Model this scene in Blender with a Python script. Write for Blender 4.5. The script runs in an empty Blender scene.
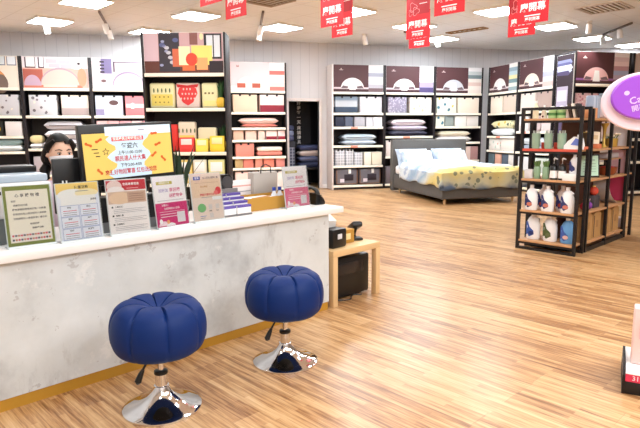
import bpy, bmesh, math, random
from mathutils import Vector, Matrix
random.seed(7)
scene = bpy.context.scene
C = scene.collection
PI = math.pi
R = math.radians
A = R(29.0)                 # the counter, planks, ceiling grid and gondola run 29 degrees off the back wall
CA, SA = math.cos(A), math.sin(A)

def cs(s, t, z=0.0):        # counter axes (along, away, up) -> world
    return Vector((s * CA - t * SA, s * SA + t * CA, z))

# ------------------------------------------------------------------ camera
cam_d = bpy.data.cameras.new('camera')
cam_d.sensor_width = 36.0
cam_d.lens = 36.0 * 558.6 / 640.0
cam_d.clip_start = 0.05
cam = bpy.data.objects.new('camera', cam_d)
C.objects.link(cam)
cam.matrix_world = (Matrix.Translation((0, 0, 1.35)) @ Matrix.Rotation(-0.26196, 4, 'Z')
                    @ Matrix.Rotation(PI / 2 - 0.14906, 4, 'X') @ Matrix.Rotation(-0.005787, 4, 'Z'))
scene.camera = cam

# ------------------------------------------------------------------ world, exposure
w = bpy.data.worlds.new('world')
scene.world = w
w.use_nodes = True
w.node_tree.nodes['Background'].inputs[0].default_value = (1.0, 0.95, 0.92, 1)
w.node_tree.nodes['Background'].inputs[1].default_value = 0.3
vs = scene.view_settings
vs.view_transform = 'Standard'
vs.look = 'None'
vs.gamma = 1.0
vs.use_curve_mapping = False
vs.exposure = 0.08
PANEL = 42.0                # emission of the ceiling panels
CEIL = 3.3

# unseen area lamps added for light, standing for ceiling panel rows out of the frame (above and behind the photographer)
for s, t in [(1.6, 4.8), (3.5, 4.8), (5.4, 4.8), (7.1, 3.0), (3.5, 2.9), (5.4, 2.9), (1.6, 2.9), (-0.3, 2.9), (1.6, 1.0), (3.5, 1.0),
             (-0.3, 1.0), (5.4, 1.0), (7.1, 1.0), (9.0, 3.0), (1.6, -0.9), (3.5, -0.9), (-0.3, -0.9), (-1.2, -2.2), (0.7, -2.2), (2.6, -2.2), (4.5, -2.2), (1.6, 6.6), (3.5, 6.6), (5.4, -0.9)]:
    ld = bpy.data.lights.new('added_ceiling_lamp', 'AREA')
    ld.shape = 'SQUARE'
    ld.size = 0.58
    ld.energy = 44.0 if t < 0 else 15.0 if t < 4 else 28.0  # rows behind the camera are added stronger, to brighten front faces
    ld.color = (0.9, 0.965, 1.0)
    lo = bpy.data.objects.new('added_ceiling_lamp', ld)
    C.objects.link(lo)
    lo.location = cs(s, t, CEIL - 0.02)
    lo.rotation_euler = (0, 0, A)

# ------------------------------------------------------------------ helpers: materials
def lin(c):
    def f(u):
        u = u / 255.0
        return u / 12.92 if u <= 0.04045 else ((u + 0.055) / 1.055) ** 2.4
    return (f(c[0]), f(c[1]), f(c[2]), 1.0)

_M = {}
def pr(name, col, rough=0.55, metal=0.0, emit=0.0, coat=0.0, spec=None, sheen=0.0):
    if name in _M:
        return _M[name]
    m = bpy.data.materials.new(name)
    m.use_nodes = True
    b = m.node_tree.nodes['Principled BSDF']
    b.inputs['Base Color'].default_value = lin(col)
    b.inputs['Roughness'].default_value = rough
    b.inputs['Metallic'].default_value = metal
    if coat: b.inputs['Coat Weight'].default_value = coat
    if sheen: b.inputs['Sheen Weight'].default_value = sheen
    if spec is not None: b.inputs['Specular IOR Level'].default_value = spec
    if emit:
        b.inputs['Emission Color'].default_value = lin(col)
        b.inputs['Emission Strength'].default_value = emit
    _M[name] = m
    return m

class NT:                   # a small node-building helper
    def __init__(s, name, rough=0.6):
        s.m = bpy.data.materials.new(name)
        s.m.use_nodes = True
        s.t = s.m.node_tree
        s.b = s.t.nodes['Principled BSDF']
        s.b.inputs['Roughness'].default_value = rough
    def n(s, typ, **kw):
        o = s.t.nodes.new(typ)
        for k, v in kw.items():
            setattr(o, k, v)
        return o
    def l(s, a, b):
        s.t.links.new(a, b)
    def coord(s, rot=(0, 0, 0), scale=(1, 1, 1)):
        tc = s.n('ShaderNodeTexCoord')
        mp = s.n('ShaderNodeMapping')
        mp.inputs['Rotation'].default_value = rot
        mp.inputs['Scale'].default_value = scale
        s.l(tc.outputs['Object'], mp.inputs['Vector'])
        return mp.outputs['Vector']
    def noise(s, vec, scale, detail=4, rough=0.55):
        o = s.n('ShaderNodeTexNoise')
        o.inputs['Scale'].default_value = scale
        o.inputs['Detail'].default_value = detail
        o.inputs['Roughness'].default_value = rough
        s.l(vec, o.inputs['Vector'])
        return o.outputs['Fac']
    def ramp(s, fac, stops, const=False):
        o = s.n('ShaderNodeValToRGB')
        cr = o.color_ramp
        if const: cr.interpolation = 'CONSTANT'
        while len(cr.elements) < len(stops):
            cr.elements.new(0.5)
        for e, (p, c) in zip(cr.elements, stops):
            e.position = p
            e.color = lin(c)
        s.l(fac, o.inputs['Fac'])
        return o.outputs['Color']
    def mix(s, fac, a, b, mode='MIX'):
        o = s.n('ShaderNodeMix', data_type='RGBA', blend_type=mode)
        for sock, v in ((o.inputs['Factor'], fac), (o.inputs[6], a), (o.inputs[7], b)):
            if isinstance(v, (int, float)): sock.default_value = v
            elif isinstance(v, tuple): sock.default_value = lin(v)
            else: s.l(v, sock)
        return o.outputs[2]
    def math(s, op, a, b=0.0):
        o = s.n('ShaderNodeMath', operation=op)
        for sock, v in ((o.inputs[0], a), (o.inputs[1], b)):
            if isinstance(v, (int, float)): sock.default_value = v
            else: s.l(v, sock)
        return o.outputs[0]
    def out(s, col=None, rough=None, bump=None, bstr=0.2, bdist=0.01):
        if col is not None: s.l(col, s.b.inputs['Base Color'])
        if rough is not None: s.l(rough, s.b.inputs['Roughness'])
        if bump is not None:
            bp = s.n('ShaderNodeBump')
            bp.inputs['Strength'].default_value = bstr
            bp.inputs['Distance'].default_value = bdist
            s.l(bump, bp.inputs['Height'])
            s.l(bp.outputs['Normal'], s.b.inputs['Normal'])
        return s.m

def pat(name, kind, c1, c2, scale=1.0, c3=None, rough=0.6):
    """printed or woven patterns: stripe, hstripe, check, dots, floral, mottle, bands"""
    if name in _M:
        return _M[name]
    k = NT(name, rough)
    v = k.coord()
    sp = k.n('ShaderNodeSeparateXYZ')
    k.l(v, sp.inputs[0])
    X, Y, Z = sp.outputs
    if kind in ('stripe', 'hstripe'):
        u = k.math('FRACT', k.math('MULTIPLY', X if kind == 'stripe' else Z, scale))
        col = k.ramp(u, [(0.0, c1), (0.5, c2)], True)
    elif kind == 'check':
        a = k.math('LESS_THAN', k.math('FRACT', k.math('MULTIPLY', X, scale)), 0.22)
        b = k.math('LESS_THAN', k.math('FRACT', k.math('MULTIPLY', Z, scale)), 0.22)
        col = k.mix(k.math('MAXIMUM', a, b), c1, c2)
    elif kind == 'dots':
        vo = k.n('ShaderNodeTexVoronoi')
        vo.inputs['Scale'].default_value = scale
        k.l(v, vo.inputs['Vector'])
        col = k.ramp(vo.outputs['Distance'], [(0.0, c2), (0.32, c2), (0.4, c1)])
    elif kind == 'floral':
        vo = k.n('ShaderNodeTexVoronoi')
        vo.inputs['Scale'].default_value = scale
        k.l(v, vo.inputs['Vector'])
        g = k.n('ShaderNodeSeparateColor')
        k.l(vo.outputs['Color'], g.inputs[0])
        col = k.ramp(g.outputs[0], [(0.0, c1), (0.45, c2), (0.72, c3 or c1)], True)
        col = k.mix(k.math('GREATER_THAN', vo.outputs['Distance'], 0.42), col, c1)
    elif kind == 'bands':
        col = k.ramp(k.math('MULTIPLY', Z, scale), [(0.0, c1), (0.34, c1), (0.38, c2), (0.66, c2), (0.8, c3 or c1)])
    else:
        col = k.ramp(k.noise(v, scale, 5), [(0.3, c1), (0.7, c2)])
    _M[name] = k.out(col)
    return _M[name]

# ------------------------------------------------------------------ helpers: meshes
_TXT = {}
def text_geo(body, bold=True):
    if body in _TXT:
        return _TXT[body]
    cu = bpy.data.curves.new('lettering', 'FONT')
    cu.body = body
    cu.size = 1.0
    cu.resolution_u = 2
    cu.align_x = 'CENTER'
    cu.align_y = 'CENTER'
    if bold: cu.offset = 0.014
    ob = bpy.data.objects.new('lettering', cu)
    C.objects.link(ob)
    dg = bpy.context.evaluated_depsgraph_get()
    me = bpy.data.meshes.new_from_object(ob.evaluated_get(dg))
    vs_ = [tuple(v.co) for v in me.vertices]
    fs_ = [tuple(p.vertices) for p in me.polygons]
    bpy.data.objects.remove(ob)
    bpy.data.curves.remove(cu)
    bpy.data.meshes.remove(me)
    _TXT[body] = (vs_, fs_)
    return _TXT[body]

class MB:
    def __init__(s):
        s.v, s.f, s.mi, s.sm, s.mats = [], [], [], [], []
    def _m(s, m):
        if m not in s.mats: s.mats.append(m)
        return s.mats.index(m)
    def add(s, vs_, fs_, m, smooth=False, M=None):
        o = len(s.v)
        s.v += [tuple(M @ Vector(v)) if M else tuple(v) for v in vs_]
        i = s._m(m)
        for f in fs_:
            s.f.append(tuple(o + k for k in f))
            s.mi.append(i)
            s.sm.append(smooth)
        return s
    def box(s, x0, x1, y0, y1, z0, z1, m, b=0.0, M=None, seg=2):
        if b <= 0:
            vs_ = [(x, y, z) for z in (z0, z1) for y in (y0, y1) for x in (x0, x1)]
            return s.add(vs_, [(0, 2, 3, 1), (4, 5, 7, 6), (0, 1, 5, 4), (2, 6, 7, 3), (0, 4, 6, 2), (1, 3, 7, 5)], m, False, M)
        bm = bmesh.new()
        bmesh.ops.create_cube(bm, size=1.0)
        for v in bm.verts:
            v.co = Vector(((x0 + x1) / 2 + v.co.x * (x1 - x0), (y0 + y1) / 2 + v.co.y * (y1 - y0), (z0 + z1) / 2 + v.co.z * (z1 - z0)))
        bmesh.ops.bevel(bm, geom=bm.edges[:], offset=b, segments=seg, affect='EDGES', profile=0.5)
        bm.verts.index_update()
        s.add([tuple(v.co) for v in bm.verts], [tuple(v.index for v in f.verts) for f in bm.faces], m, True, M)
        bm.free()
        return s
    def lathe(s, prof, m, n=24, c=(0, 0, 0), sx=1.0, sy=1.0, a0=0.0, a1=2 * PI, M=None):
        full = abs(a1 - a0 - 2 * PI) < 1e-6
        k = n if full else n + 1
        vs_ = []
        for r, z in prof:
            for i in range(k):
                a = a0 + (a1 - a0) * i / n
                vs_.append((c[0] + sx * r * math.cos(a), c[1] + sy * r * math.sin(a), c[2] + z))
        fs_ = []
        for j in range(len(prof) - 1):
            for i in range(n):
                i2 = (i + 1) % k
                fs_.append((j * k + i, j * k + i2, (j + 1) * k + i2, (j + 1) * k + i))
        if full:
            fs_.append(tuple(range(k))[::-1])
            fs_.append(tuple((len(prof) - 1) * k + i for i in range(k)))
        return s.add(vs_, fs_, m, True, M)
    def cyl(s, x, y, z0, z1, r, m, n=16, r2=None, M=None):
        return s.lathe([(r, z0), (r if r2 is None else r2, z1)], m, n, (x, y, 0), M=M)
    def tube(s, pts, r, m, n=8):
        pts = [Vector(p) for p in pts]
        vs_, fs_ = [], []
        up = Vector((0, 0, 1))
        for i, p in enumerate(pts):
            d = (pts[min(i + 1, len(pts) - 1)] - pts[max(i - 1, 0)]).normalized()
            a = d.cross(up)
            if a.length < 1e-3: a = d.cross(Vector((1, 0, 0)))
            a.normalize()
            b = a.cross(d).normalized()
            rr = r[i] if isinstance(r, (list, tuple)) else r
            for k in range(n):
                t = 2 * PI * k / n
                vs_.append(tuple(p + a * (rr * math.cos(t)) + b * (rr * math.sin(t))))
        for i in range(len(pts) - 1):
            for k in range(n):
                k2 = (k + 1) % n
                fs_.append((i * n + k, i * n + k2, (i + 1) * n + k2, (i + 1) * n + k))
        fs_.append(tuple(range(n))[::-1])
        fs_.append(tuple((len(pts) - 1) * n + k for k in range(n)))
        return s.add(vs_, fs_, m, True)
    def poly(s, pts, y, m, M=None):                     # a flat outline in x/z facing -y
        return s.add([(x, y, z) for x, z in pts], [tuple(range(len(pts)))], m, False, M)
    def rect(s, x0, x1, z0, z1, y, m, M=None):
        return s.poly([(x0, z0), (x1, z0), (x1, z1), (x0, z1)], y, m, M)
    def oval(s, x, z, rx, rz, y, m, n=24, a0=0.0, a1=2 * PI, M=None):
        k = n if abs(a1 - a0 - 2 * PI) < 1e-6 else n + 1
        return s.poly([(x + rx * math.cos(a0 + (a1 - a0) * i / n), z + rz * math.sin(a0 + (a1 - a0) * i / n)) for i in range(k)], y, m, M)
    def prism(s, pts, y0, y1, m, M=None):
        n = len(pts)
        vs_ = [(x, y0, z) for x, z in pts] + [(x, y1, z) for x, z in pts]
        fs_ = [tuple(range(n)), tuple(range(2 * n - 1, n - 1, -1))]
        fs_ += [(i, i + n, (i + 1) % n + n, (i + 1) % n) for i in range(n)]
        return s.add(vs_, fs_, m, False, M)
    def text(s, body, x, z, size, y, m, M=None, maxw=None):
        vs_, fs_ = text_geo(body)
        if not vs_: return s
        sx = size
        if maxw:
            wd = (max(v[0] for v in vs_) - min(v[0] for v in vs_)) * size
            if wd > maxw: sx = size * maxw / wd
        return s.add([(x + v[0] * sx, y, z + v[1] * size) for v in vs_], fs_, m, False, M)
    def cushion(s, w_, d_, h_, m, c=(0, 0, 0), n=14, M=None):
        """a stuffed pillow lying flat, base at z = 0"""
        vs_, fs_ = [], []
        for sgn in (1, -1):
            for j in range(n + 1):
                for i in range(n + 1):
                    u, v = 2 * i / n - 1, 2 * j / n - 1
                    e = (max(0.0, 1 - abs(u) ** 4.0) * max(0.0, 1 - abs(v) ** 4.0)) ** 0.29
                    k = 1 - 0.05 * (1 - abs(v)) * abs(u) ** 2 - 0.0 * u
                    kz = h_ / 2 * e
                    vs_.append((c[0] + u * w_ / 2 * (1 - 0.05 * (1 - v * v)), c[1] + v * d_ / 2 * (1 - 0.05 * (1 - u * u)), c[2] + h_ / 2 + sgn * kz))
        N = (n + 1) ** 2
        for j in range(n):
            for i in range(n):
                a = j * (n + 1) + i
                q = (a, a + 1, a + n + 2, a + n + 1)
                fs_.append(q)
                fs_.append(tuple(N + k for k in q[::-1]))
        return s.add(vs_, fs_, m, True, M)
    def mesh(s, name):
        me = bpy.data.meshes.new(name)
        me.from_pydata(s.v, [], s.f)
        for m in s.mats: me.materials.append(m)
        me.polygons.foreach_set('material_index', s.mi)
        me.polygons.foreach_set('use_smooth', s.sm)
        bm = bmesh.new()
        bm.from_mesh(me)
        bmesh.ops.remove_doubles(bm, verts=bm.verts[:], dist=1e-5)
        bm.to_mesh(me)
        bm.free()
        me.set_sharp_from_angle(angle=R(38))
        me.update()
        return me
    def build(s, name, parent=None, loc=(0, 0, 0), rz=0.0):
        return link(name, s.mesh(name), parent, loc, rz)

def link(name, me, parent=None, loc=(0, 0, 0), rz=0.0):
    o = bpy.data.objects.new(name, me)
    C.objects.link(o)
    o.location = loc
    o.rotation_euler = (0, 0, rz)
    if parent: o.parent = parent
    return o

def tag(o, label, cat, group=None):
    o['label'] = label
    o['category'] = cat
    if group: o['group'] = group
    return o

def thing(name, label, cat, loc=(0, 0, 0), rz=0.0, group=None):
    return tag(link(name, None, None, loc, rz), label, cat, group)

def struct(name, mb, loc=(0, 0, 0), rz=0.0, parent=None):
    o = mb.build(name, parent, loc, rz)
    if parent is None: o['kind'] = 'structure'
    return o

def copy_tree(o, parent=None):
    c = o.copy()
    C.objects.link(c)
    if parent: c.parent = parent
    for ch in list(o.children):
        copy_tree(ch, c)
    return c

# ------------------------------------------------------------------ shared materials
WHITE = pr('white_laminate', (243, 240, 238), 0.35)
PAPER = pr('white_paper', (246, 244, 242), 0.6)
CREAM = pr('cream_edge', (252, 244, 226), 0.5)
BLACK = pr('black_metal', (16, 13, 15), 0.45)
PLASTIC = pr('black_plastic', (14, 14, 16), 0.35)
DARK = pr('dark_shelf_board', (26, 18, 22), 0.55)
PLUM = pr('plum_print', (84, 48, 52), 0.5)
CHROME = pr('chrome', (225, 225, 228), 0.07, 1.0)
KRAFT = pr('kraft_card', (184, 136, 52), 0.65)
RED = pr('red_print', (226, 24, 40), 0.45)
INK = pr('black_ink', (30, 26, 30), 0.6)
GREYINK = pr('grey_ink', (150, 148, 156), 0.6)
REDINK = pr('red_ink', (214, 30, 62), 0.6)
WHITEINK = pr('white_ink', (255, 252, 252), 0.5)
# ================================================================== the shell
def floor_mat():
    k = NT('plank_floor', 0.3)
    v = k.coord(rot=(0, 0, -(A + PI / 2)))      # planks run straight out from the counter
    br = k.n('ShaderNodeTexBrick', offset=0.37, offset_frequency=2, squash=1.0)
    br.inputs['Scale'].default_value = 1.0
    br.inputs['Brick Width'].default_value = 1.25
    br.inputs['Row Height'].default_value = 0.155
    br.inputs['Mortar Size'].default_value = 0.0012
    br.inputs['Mortar Smooth'].default_value = 0.4
    br.inputs['Bias'].default_value = 0.0
    br.inputs['Color1'].default_value = (0, 0, 0, 1)
    br.inputs['Color2'].default_value = (1, 1, 1, 1)
    br.inputs['Mortar'].default_value = (0.35, 0.35, 0.35, 1)
    k.l(v, br.inputs['Vector'])
    # narrow strips inside each plank, long in the plank direction
    mp = k.n('ShaderNodeMapping')
    mp.inputs['Scale'].default_value = (1.9, 34.0, 1.0)
    k.l(v, mp.inputs['Vector'])
    strip = k.noise(mp.outputs[0], 1.6, 5, 0.62)
    b2 = k.n('ShaderNodeTexBrick', offset=0.41, offset_frequency=2, squash=1.0)
    for nm, val in (('Scale', 1.0), ('Brick Width', 0.48), ('Row Height', 0.031), ('Mortar Size', 0.0), ('Bias', 0.0)):
        b2.inputs[nm].default_value = val
    b2.inputs['Color1'].default_value = (0, 0, 0, 1)
    b2.inputs['Color2'].default_value = (1, 1, 1, 1)
    k.l(v, b2.inputs['Vector'])
    g2 = k.n('ShaderNodeSeparateColor')
    k.l(b2.outputs['Color'], g2.inputs[0])
    mp2 = k.n('ShaderNodeMapping')
    mp2.inputs['Scale'].default_value = (4.5, 120.0, 1.0)
    k.l(v, mp2.inputs['Vector'])
    grain = k.noise(mp2.outputs[0], 1.3, 3, 0.6)
    g = k.n('ShaderNodeSeparateColor')
    k.l(br.outputs['Color'], g.inputs[0])
    f = k.math('ADD', k.math('ADD', k.math('MULTIPLY', g.outputs[0], 0.10), k.math('MULTIPLY', g2.outputs[0], 0.13)), k.math('ADD', k.math('MULTIPLY', strip, 0.62), k.math('MULTIPLY', grain, 0.26)))
    col = k.ramp(f, [(0.36, (112, 72, 40)), (0.46, (154, 108, 68)), (0.55, (188, 144, 98)), (0.65, (208, 168, 122)), (0.8, (222, 190, 146))])
    col = k.mix(k.math('MULTIPLY', br.outputs['Fac'], 0.45), col, (110, 70, 40))
    return k.out(col, bump=f, bstr=0.05, bdist=0.002)

def ceiling_mat():
    k = NT('ceiling_tiles', 0.8)
    v = k.coord(rot=(0, 0, -A))
    br = k.n('ShaderNodeTexBrick', offset=0.0, squash=1.0)
    br.inputs['Scale'].default_value = 1.0
    br.inputs['Brick Width'].default_value = 0.615
    br.inputs['Row Height'].default_value = 0.615
    br.inputs['Mortar Size'].default_value = 0.006
    br.inputs['Mortar Smooth'].default_value = 0.3
    k.l(v, br.inputs['Vector'])
    col = k.mix(br.outputs['Fac'], (240, 242, 244), (212, 212, 212))
    col = k.mix(k.math('MULTIPLY', k.noise(v, 60, 3), 0.12), col, (222, 218, 214))
    return k.out(col, bump=br.outputs['Fac'], bstr=-0.3, bdist=0.006)

def wall_mat(name, base, line, pitch=0.21):
    k = NT(name, 0.6)
    v = k.coord()
    sp = k.n('ShaderNodeSeparateXYZ')
    k.l(v, sp.inputs[0])
    u = k.math('LESS_THAN', k.math('FRACT', k.math('DIVIDE', sp.outputs[0], pitch)), 0.06)
    col = k.mix(k.noise(v, 1.4, 3), base, tuple(c - 7 for c in base))
    return k.out(k.mix(u, col, line), bump=u, bstr=-0.4, bdist=0.004)

FLOOR = floor_mat()
CEILM = ceiling_mat()
WALL = wall_mat('panelled_wall', (222, 219, 221), (204, 201, 204))
PLAIN = pr('plain_wall', (238, 236, 236), 0.7)
YW = 12.62                                      # the back wall's face
struct('floor', MB().box(-4.4, 13.2, -4.2, 14.2, -0.08, 0.0, FLOOR))
struct('ceiling', MB().box(-4.4, 13.2, -4.2, 14.2, CEIL, CEIL + 0.08, CEILM))
DX0, DX1, DH = 2.66, 3.37, 2.0
struct('wall_back', MB().box(-4.3, DX0, YW, YW + 0.12, 0, CEIL, WALL).box(DX1, 8.9, YW, YW + 0.12, 0, CEIL, WALL)
       .box(DX0, DX1, YW, YW + 0.12, DH, CEIL, WALL))
struct('wall_side', MB().box(0, 6.0, 0, 0.12, 0, CEIL, WALL), (8.84, YW, 0), R(-26))
struct('wall_left', MB().box(-4.4, -4.3, -4.1, 12.7, 0, CEIL, PLAIN))
struct('wall_right', MB().box(13.1, 13.2, -4.1, 12.7, 0, CEIL, PLAIN))
struct('wall_front', MB().box(-4.4, 13.2, -4.2, -4.1, 0, CEIL, PLAIN))
TRIM = pr('pale_door_trim', (226, 216, 212), 0.5)
struct('trim_1', MB().box(DX0 - 0.07, DX0, YW - 0.03, YW + 0.12, 0, DH + 0.07, TRIM, 0.006).box(DX1, DX1 + 0.07, YW - 0.03, YW + 0.12, 0, DH + 0.07, TRIM, 0.006)
       .box(DX0, DX1, YW - 0.03, YW + 0.12, DH, DH + 0.07, TRIM, 0.006))
NAVY = pr('dark_alcove_wall', (26, 22, 32), 0.7)
struct('wall_alcove', MB().box(DX0 - 0.5, DX1 + 0.5, 14.05, 14.15, 0, 2.6, NAVY).box(DX0 - 0.6, DX0 - 0.5, YW + 0.12, 14.15, 0, 2.6, NAVY)
       .box(DX1 + 0.5, DX1 + 0.6, YW + 0.12, 14.15, 0, 2.6, NAVY).box(DX0 - 0.6, DX1 + 0.6, YW + 0.12, 14.15, 2.6, 2.7, NAVY))
struct('baseboard_back', MB().box(-4.3, DX0 - 0.07, YW - 0.015, YW, 0, 0.09, WHITE, 0.004).box(DX1 + 0.07, 8.8, YW - 0.015, YW, 0, 0.09, WHITE, 0.004))

# ================================================================== ceiling fixtures
GLOW = pr('lit_diffuser', (240, 249, 255), 0.5, emit=PANEL)
FRAME = pr('light_frame', (240, 236, 230), 0.4)
LG = 'square ceiling light panels'
lights = [((-1.92, 11.1), 'lit square ceiling panel above the pink room poster'),
          ((-1.1, 9.35), 'lit ceiling panel cut by the top of the picture, beside a track light'),
          ((-0.26, 11.82), 'lit ceiling panel just above the lilac bed poster'),
          ((0.54, 10.02), 'lit ceiling panel above the tall fruit cushion display'),
          ((2.14, 10.77), 'lit ceiling panel above the pink bedding shelving'),
          ((2.98, 9.1), 'lit ceiling panel partly behind the pair of red banners over the doorway side'),
          ((4.55, 10.05), 'lit ceiling panel crossed by the longest hanging red banner'),
          ((5.7, 11.3), 'small far lit ceiling panel above the shelving behind the bed'),
          ((5.35, 8.5), 'lit ceiling panel beside the biggest red banner, on its doorway side'),
          ((7.17, 9.45), 'lit ceiling panel beside the biggest red banner, over the side shelving'),
          ((8.91, 10.5), 'lit ceiling panel above the end shelving with the purple bed poster'),
          ((10.55, 11.1), 'far lit ceiling panel beyond the end shelving, under a spotlight')]
def make_light():
    t = thing('ceiling_light', '', 'ceiling light', (0, 0, 0), A, LG)
    f = MB()
    for a, b, c, d in ((-.305, .305, -.305, -.285), (-.305, .305, .285, .305), (-.305, -.285, -.285, .285), (.285, .305, -.285, .285)):
        f.box(a, b, c, d, -0.045, 0.0, FRAME)
    f.build('frame', t)
    MB().box(-.285, .285, -.285, .285, -0.05, -0.001, GLOW).build('diffuser', t)
    return t
proto = make_light()
for i, ((x, y), lb) in enumerate(lights):
    o = proto if i == 0 else copy_tree(proto)
    o.location = (x, y, CEIL)
    o['label'] = lb

GRILLE = pr('vent_grille', (176, 160, 144), 0.6)
def vent(label, s, t, w_, d_, mat, n, name='air_vent', cat='vent'):
    o = thing(name, label, cat, cs(s, t, CEIL), A)
    f = MB()
    f.box(-w_ / 2, w_ / 2, -d_ / 2, -d_ / 2 + .03, -.02, 0, mat).box(-w_ / 2, w_ / 2, d_ / 2 - .03, d_ / 2, -.02, 0, mat)
    f.box(-w_ / 2, -w_ / 2 + .03, -d_ / 2 + .03, d_ / 2 - .03, -.02, 0, mat).box(w_ / 2 - .03, w_ / 2, -d_ / 2 + .03, d_ / 2 - .03, -.02, 0, mat)
    f.build('frame', o)
    g = MB()
    for i in range(n):
        y = -d_ / 2 + .03 + (d_ - .06) * (i + .5) / n
        g.box(-w_ / 2 + .03, w_ / 2 - .03, y - .012, y + .004, -.014, -.001, pr('vent_slat', (136, 118, 100), 0.6))
    g.build('grille', o)
    return o
vent('brown slotted air vent in the ceiling between two red banners', 10.12, 6.25, 0.2, 0.85, pr('brown_vent', (150, 110, 60), 0.5), 7)
vent('square ceiling air conditioner grille above the black gondola', 9.95, 3.6, 0.7, 0.7, pr('cassette', (216, 210, 206), 0.5), 8, 'air_conditioner', 'air conditioner')
vent('square brown air vent at the top edge above the pink shelving', 5.6, 6.9, 0.6, 0.6, GRILLE, 6)

SPOT = pr('white_spot', (246, 242, 238), 0.4)
SGL = 'white ceiling spotlights'
def spot_track(label, x, y, length, rz, heads, name='track_light'):
    t = thing(name, label, 'spotlight', (x, y, CEIL), rz, SGL)
    if length:
        MB().box(-.018, .018, 0, length, -.035, 0, pr('track_rail', (120, 110, 106), 0.5), .003).build('rail', t)
    else:
        MB().cyl(0, 0, -.03, 0, .045, SPOT, 16).build('canopy', t)
    for d, dx, dy in heads:
        h = MB().cyl(0, d, -.07, -.034 if length else -.03, .008, SPOT, 8).build('arm', t)
        dirv = Vector((dx, dy, -1)).normalized()
        M = Matrix.Translation((0, d, -.09)) @ dirv.to_track_quat('-Z', 'Y').to_matrix().to_4x4()
        sl = bpy.data.lights.new('spot_lamp', 'SPOT')
        sl.energy = 70.0; sl.spot_size = R(75); sl.spot_blend = .8; sl.shadow_soft_size = .04; sl.color = (1.0, .97, .94)
        so = bpy.data.objects.new('spot_lamp', sl); C.objects.link(so); so.parent = t
        so.matrix_local = M @ Matrix.Translation((0, 0, -.13))
        hd = MB().lathe([(.02, .05), (.045, .045), (.05, 0), (.05, -.12), (.042, -.125), (.04, -.1)], SPOT, 16, M=M).build('head', t)
    return t
spot_track('long ceiling track with two white spots above the lilac bed poster', -1.0, 10.1, 1.75, 0.0, [(.95, .2, .2), (1.65, .2, -.1)])
spot_track('ceiling track with two white spots above the pink bedding shelving', 1.6, 9.5, 1.9, R(-7), [(1.1, -.3, .1), (1.8, -.2, -.2)])
spot_track('single white ceiling spot under the panel above the pink room poster', -2.02, 11.3, 0, 0.0, [(0, .1, .2)])
spot_track('single white ceiling spot between two red banners above the wall', 4.0, 11.3, 0, 0.0, [(0, .3, 0)])
spot_track('short ceiling track with three white spots beside the longest red banner', 4.65, 10.75, 1.3, R(-62), [(.2, .2, .3), (.65, .2, .3), (1.1, .2, .3)])
spot_track('white ceiling spot above the purple bed poster of the end shelving', 7.55, 9.0, 0, 0.0, [(0, .2, .3)])
spot_track('ceiling track with a white spot beyond the purple bed poster', 8.4, 8.9, 1.6, R(-20), [(.5, .2, .2), (1.3, .2, .2)])

# ================================================================== hanging red banners
CORD = pr('nylon_cord', (230, 224, 220), 0.5)
PINKLINE = pr('pink_line', (255, 170, 170), 0.5)
DEEPRED = pr('deep_red_print', (176, 12, 30), 0.45)
def make_banner():
    t = thing('hanging_banner', '', 'banner', (0, 0, 0), A - PI / 2, 'red hanging opening banners')
    W_, H_ = 0.335, 0.47
    m = MB().box(-W_ / 2, W_ / 2, -.0015, .0015, 0, H_, RED)
    for y, M in ((-.0022, None), (-.0022, Matrix.Rotation(PI, 4, 'Z'))):
        m.rect(-W_ / 2 + .004, W_ / 2 - .004, .27, H_ - .004, y + .0004, DEEPRED, M)
        m.text('慶開幕', 0, .155, .092, y, WHITEINK, M, .29)
        m.rect(-.085, .085, .072, .083, y, WHITEINK, M)
        m.text('慶祝開幕', 0, .04, .04, y, WHITEINK, M, .2)
        m.rect(.02, .13, .385, .392, y, WHITEINK, M)
        for px, pz, r in ((-.07, .36, .05), (-.03, .31, .045), (-.1, .30, .035)):
            pts = [(px + r * math.cos(a) * (1 + .25 * math.cos(3 * a)), pz + r * math.sin(a) * (1 + .25 * math.cos(3 * a))) for a in [2 * PI * i / 18 for i in range(18)]]
            q = [(px + (x - px) * .9, pz + (z - pz) * .9) for x, z in pts]
            for i in range(18):
                j = (i + 1) % 18
                m.poly([pts[i], pts[j], q[j], q[i]], y, PINKLINE, M)
    m.build('sheet', t)
    for sx in (-1, 1):
        MB().cyl(sx * .14, 0, H_ - .01, CEIL - 2.43, .0018, CORD, 6).build('cord', t)
    return t
bp = make_banner()
for i, (x, y, lb) in enumerate([
        (1.71, 5.848, 'hanging red banner over the doorway, bigger and higher of its overlapping pair'),
        (2.011, 6.461, 'hanging red banner over the doorway, partly hidden by a bigger banner'),
        (2.922, 6.361, 'hanging red banner over the bed headboard, front sheet of an overlapping pair'),
        (3.275, 7.075, 'lowest hanging red banner, its foot showing below the one over the headboard'),
        (2.617, 5.003, 'hanging red banner cut by the top edge, alone beside the longest pair'),
        (3.674, 5.215, 'biggest hanging red banner, near the side shelving, white writing large'),
        (4.054, 5.953, 'hanging red banner half covered by the biggest banner near the side shelving'),
        (0.682, 5.632, 'hanging red banner above the fruit cushion display, its three characters in view'),
        (0.405, 5.099, 'hanging red banner above the fruit cushion display, only its foot in view')]):
    o = bp if i == 0 else copy_tree(bp)
    o.location = (x, y, 2.43)
    o['label'] = lb
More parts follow.
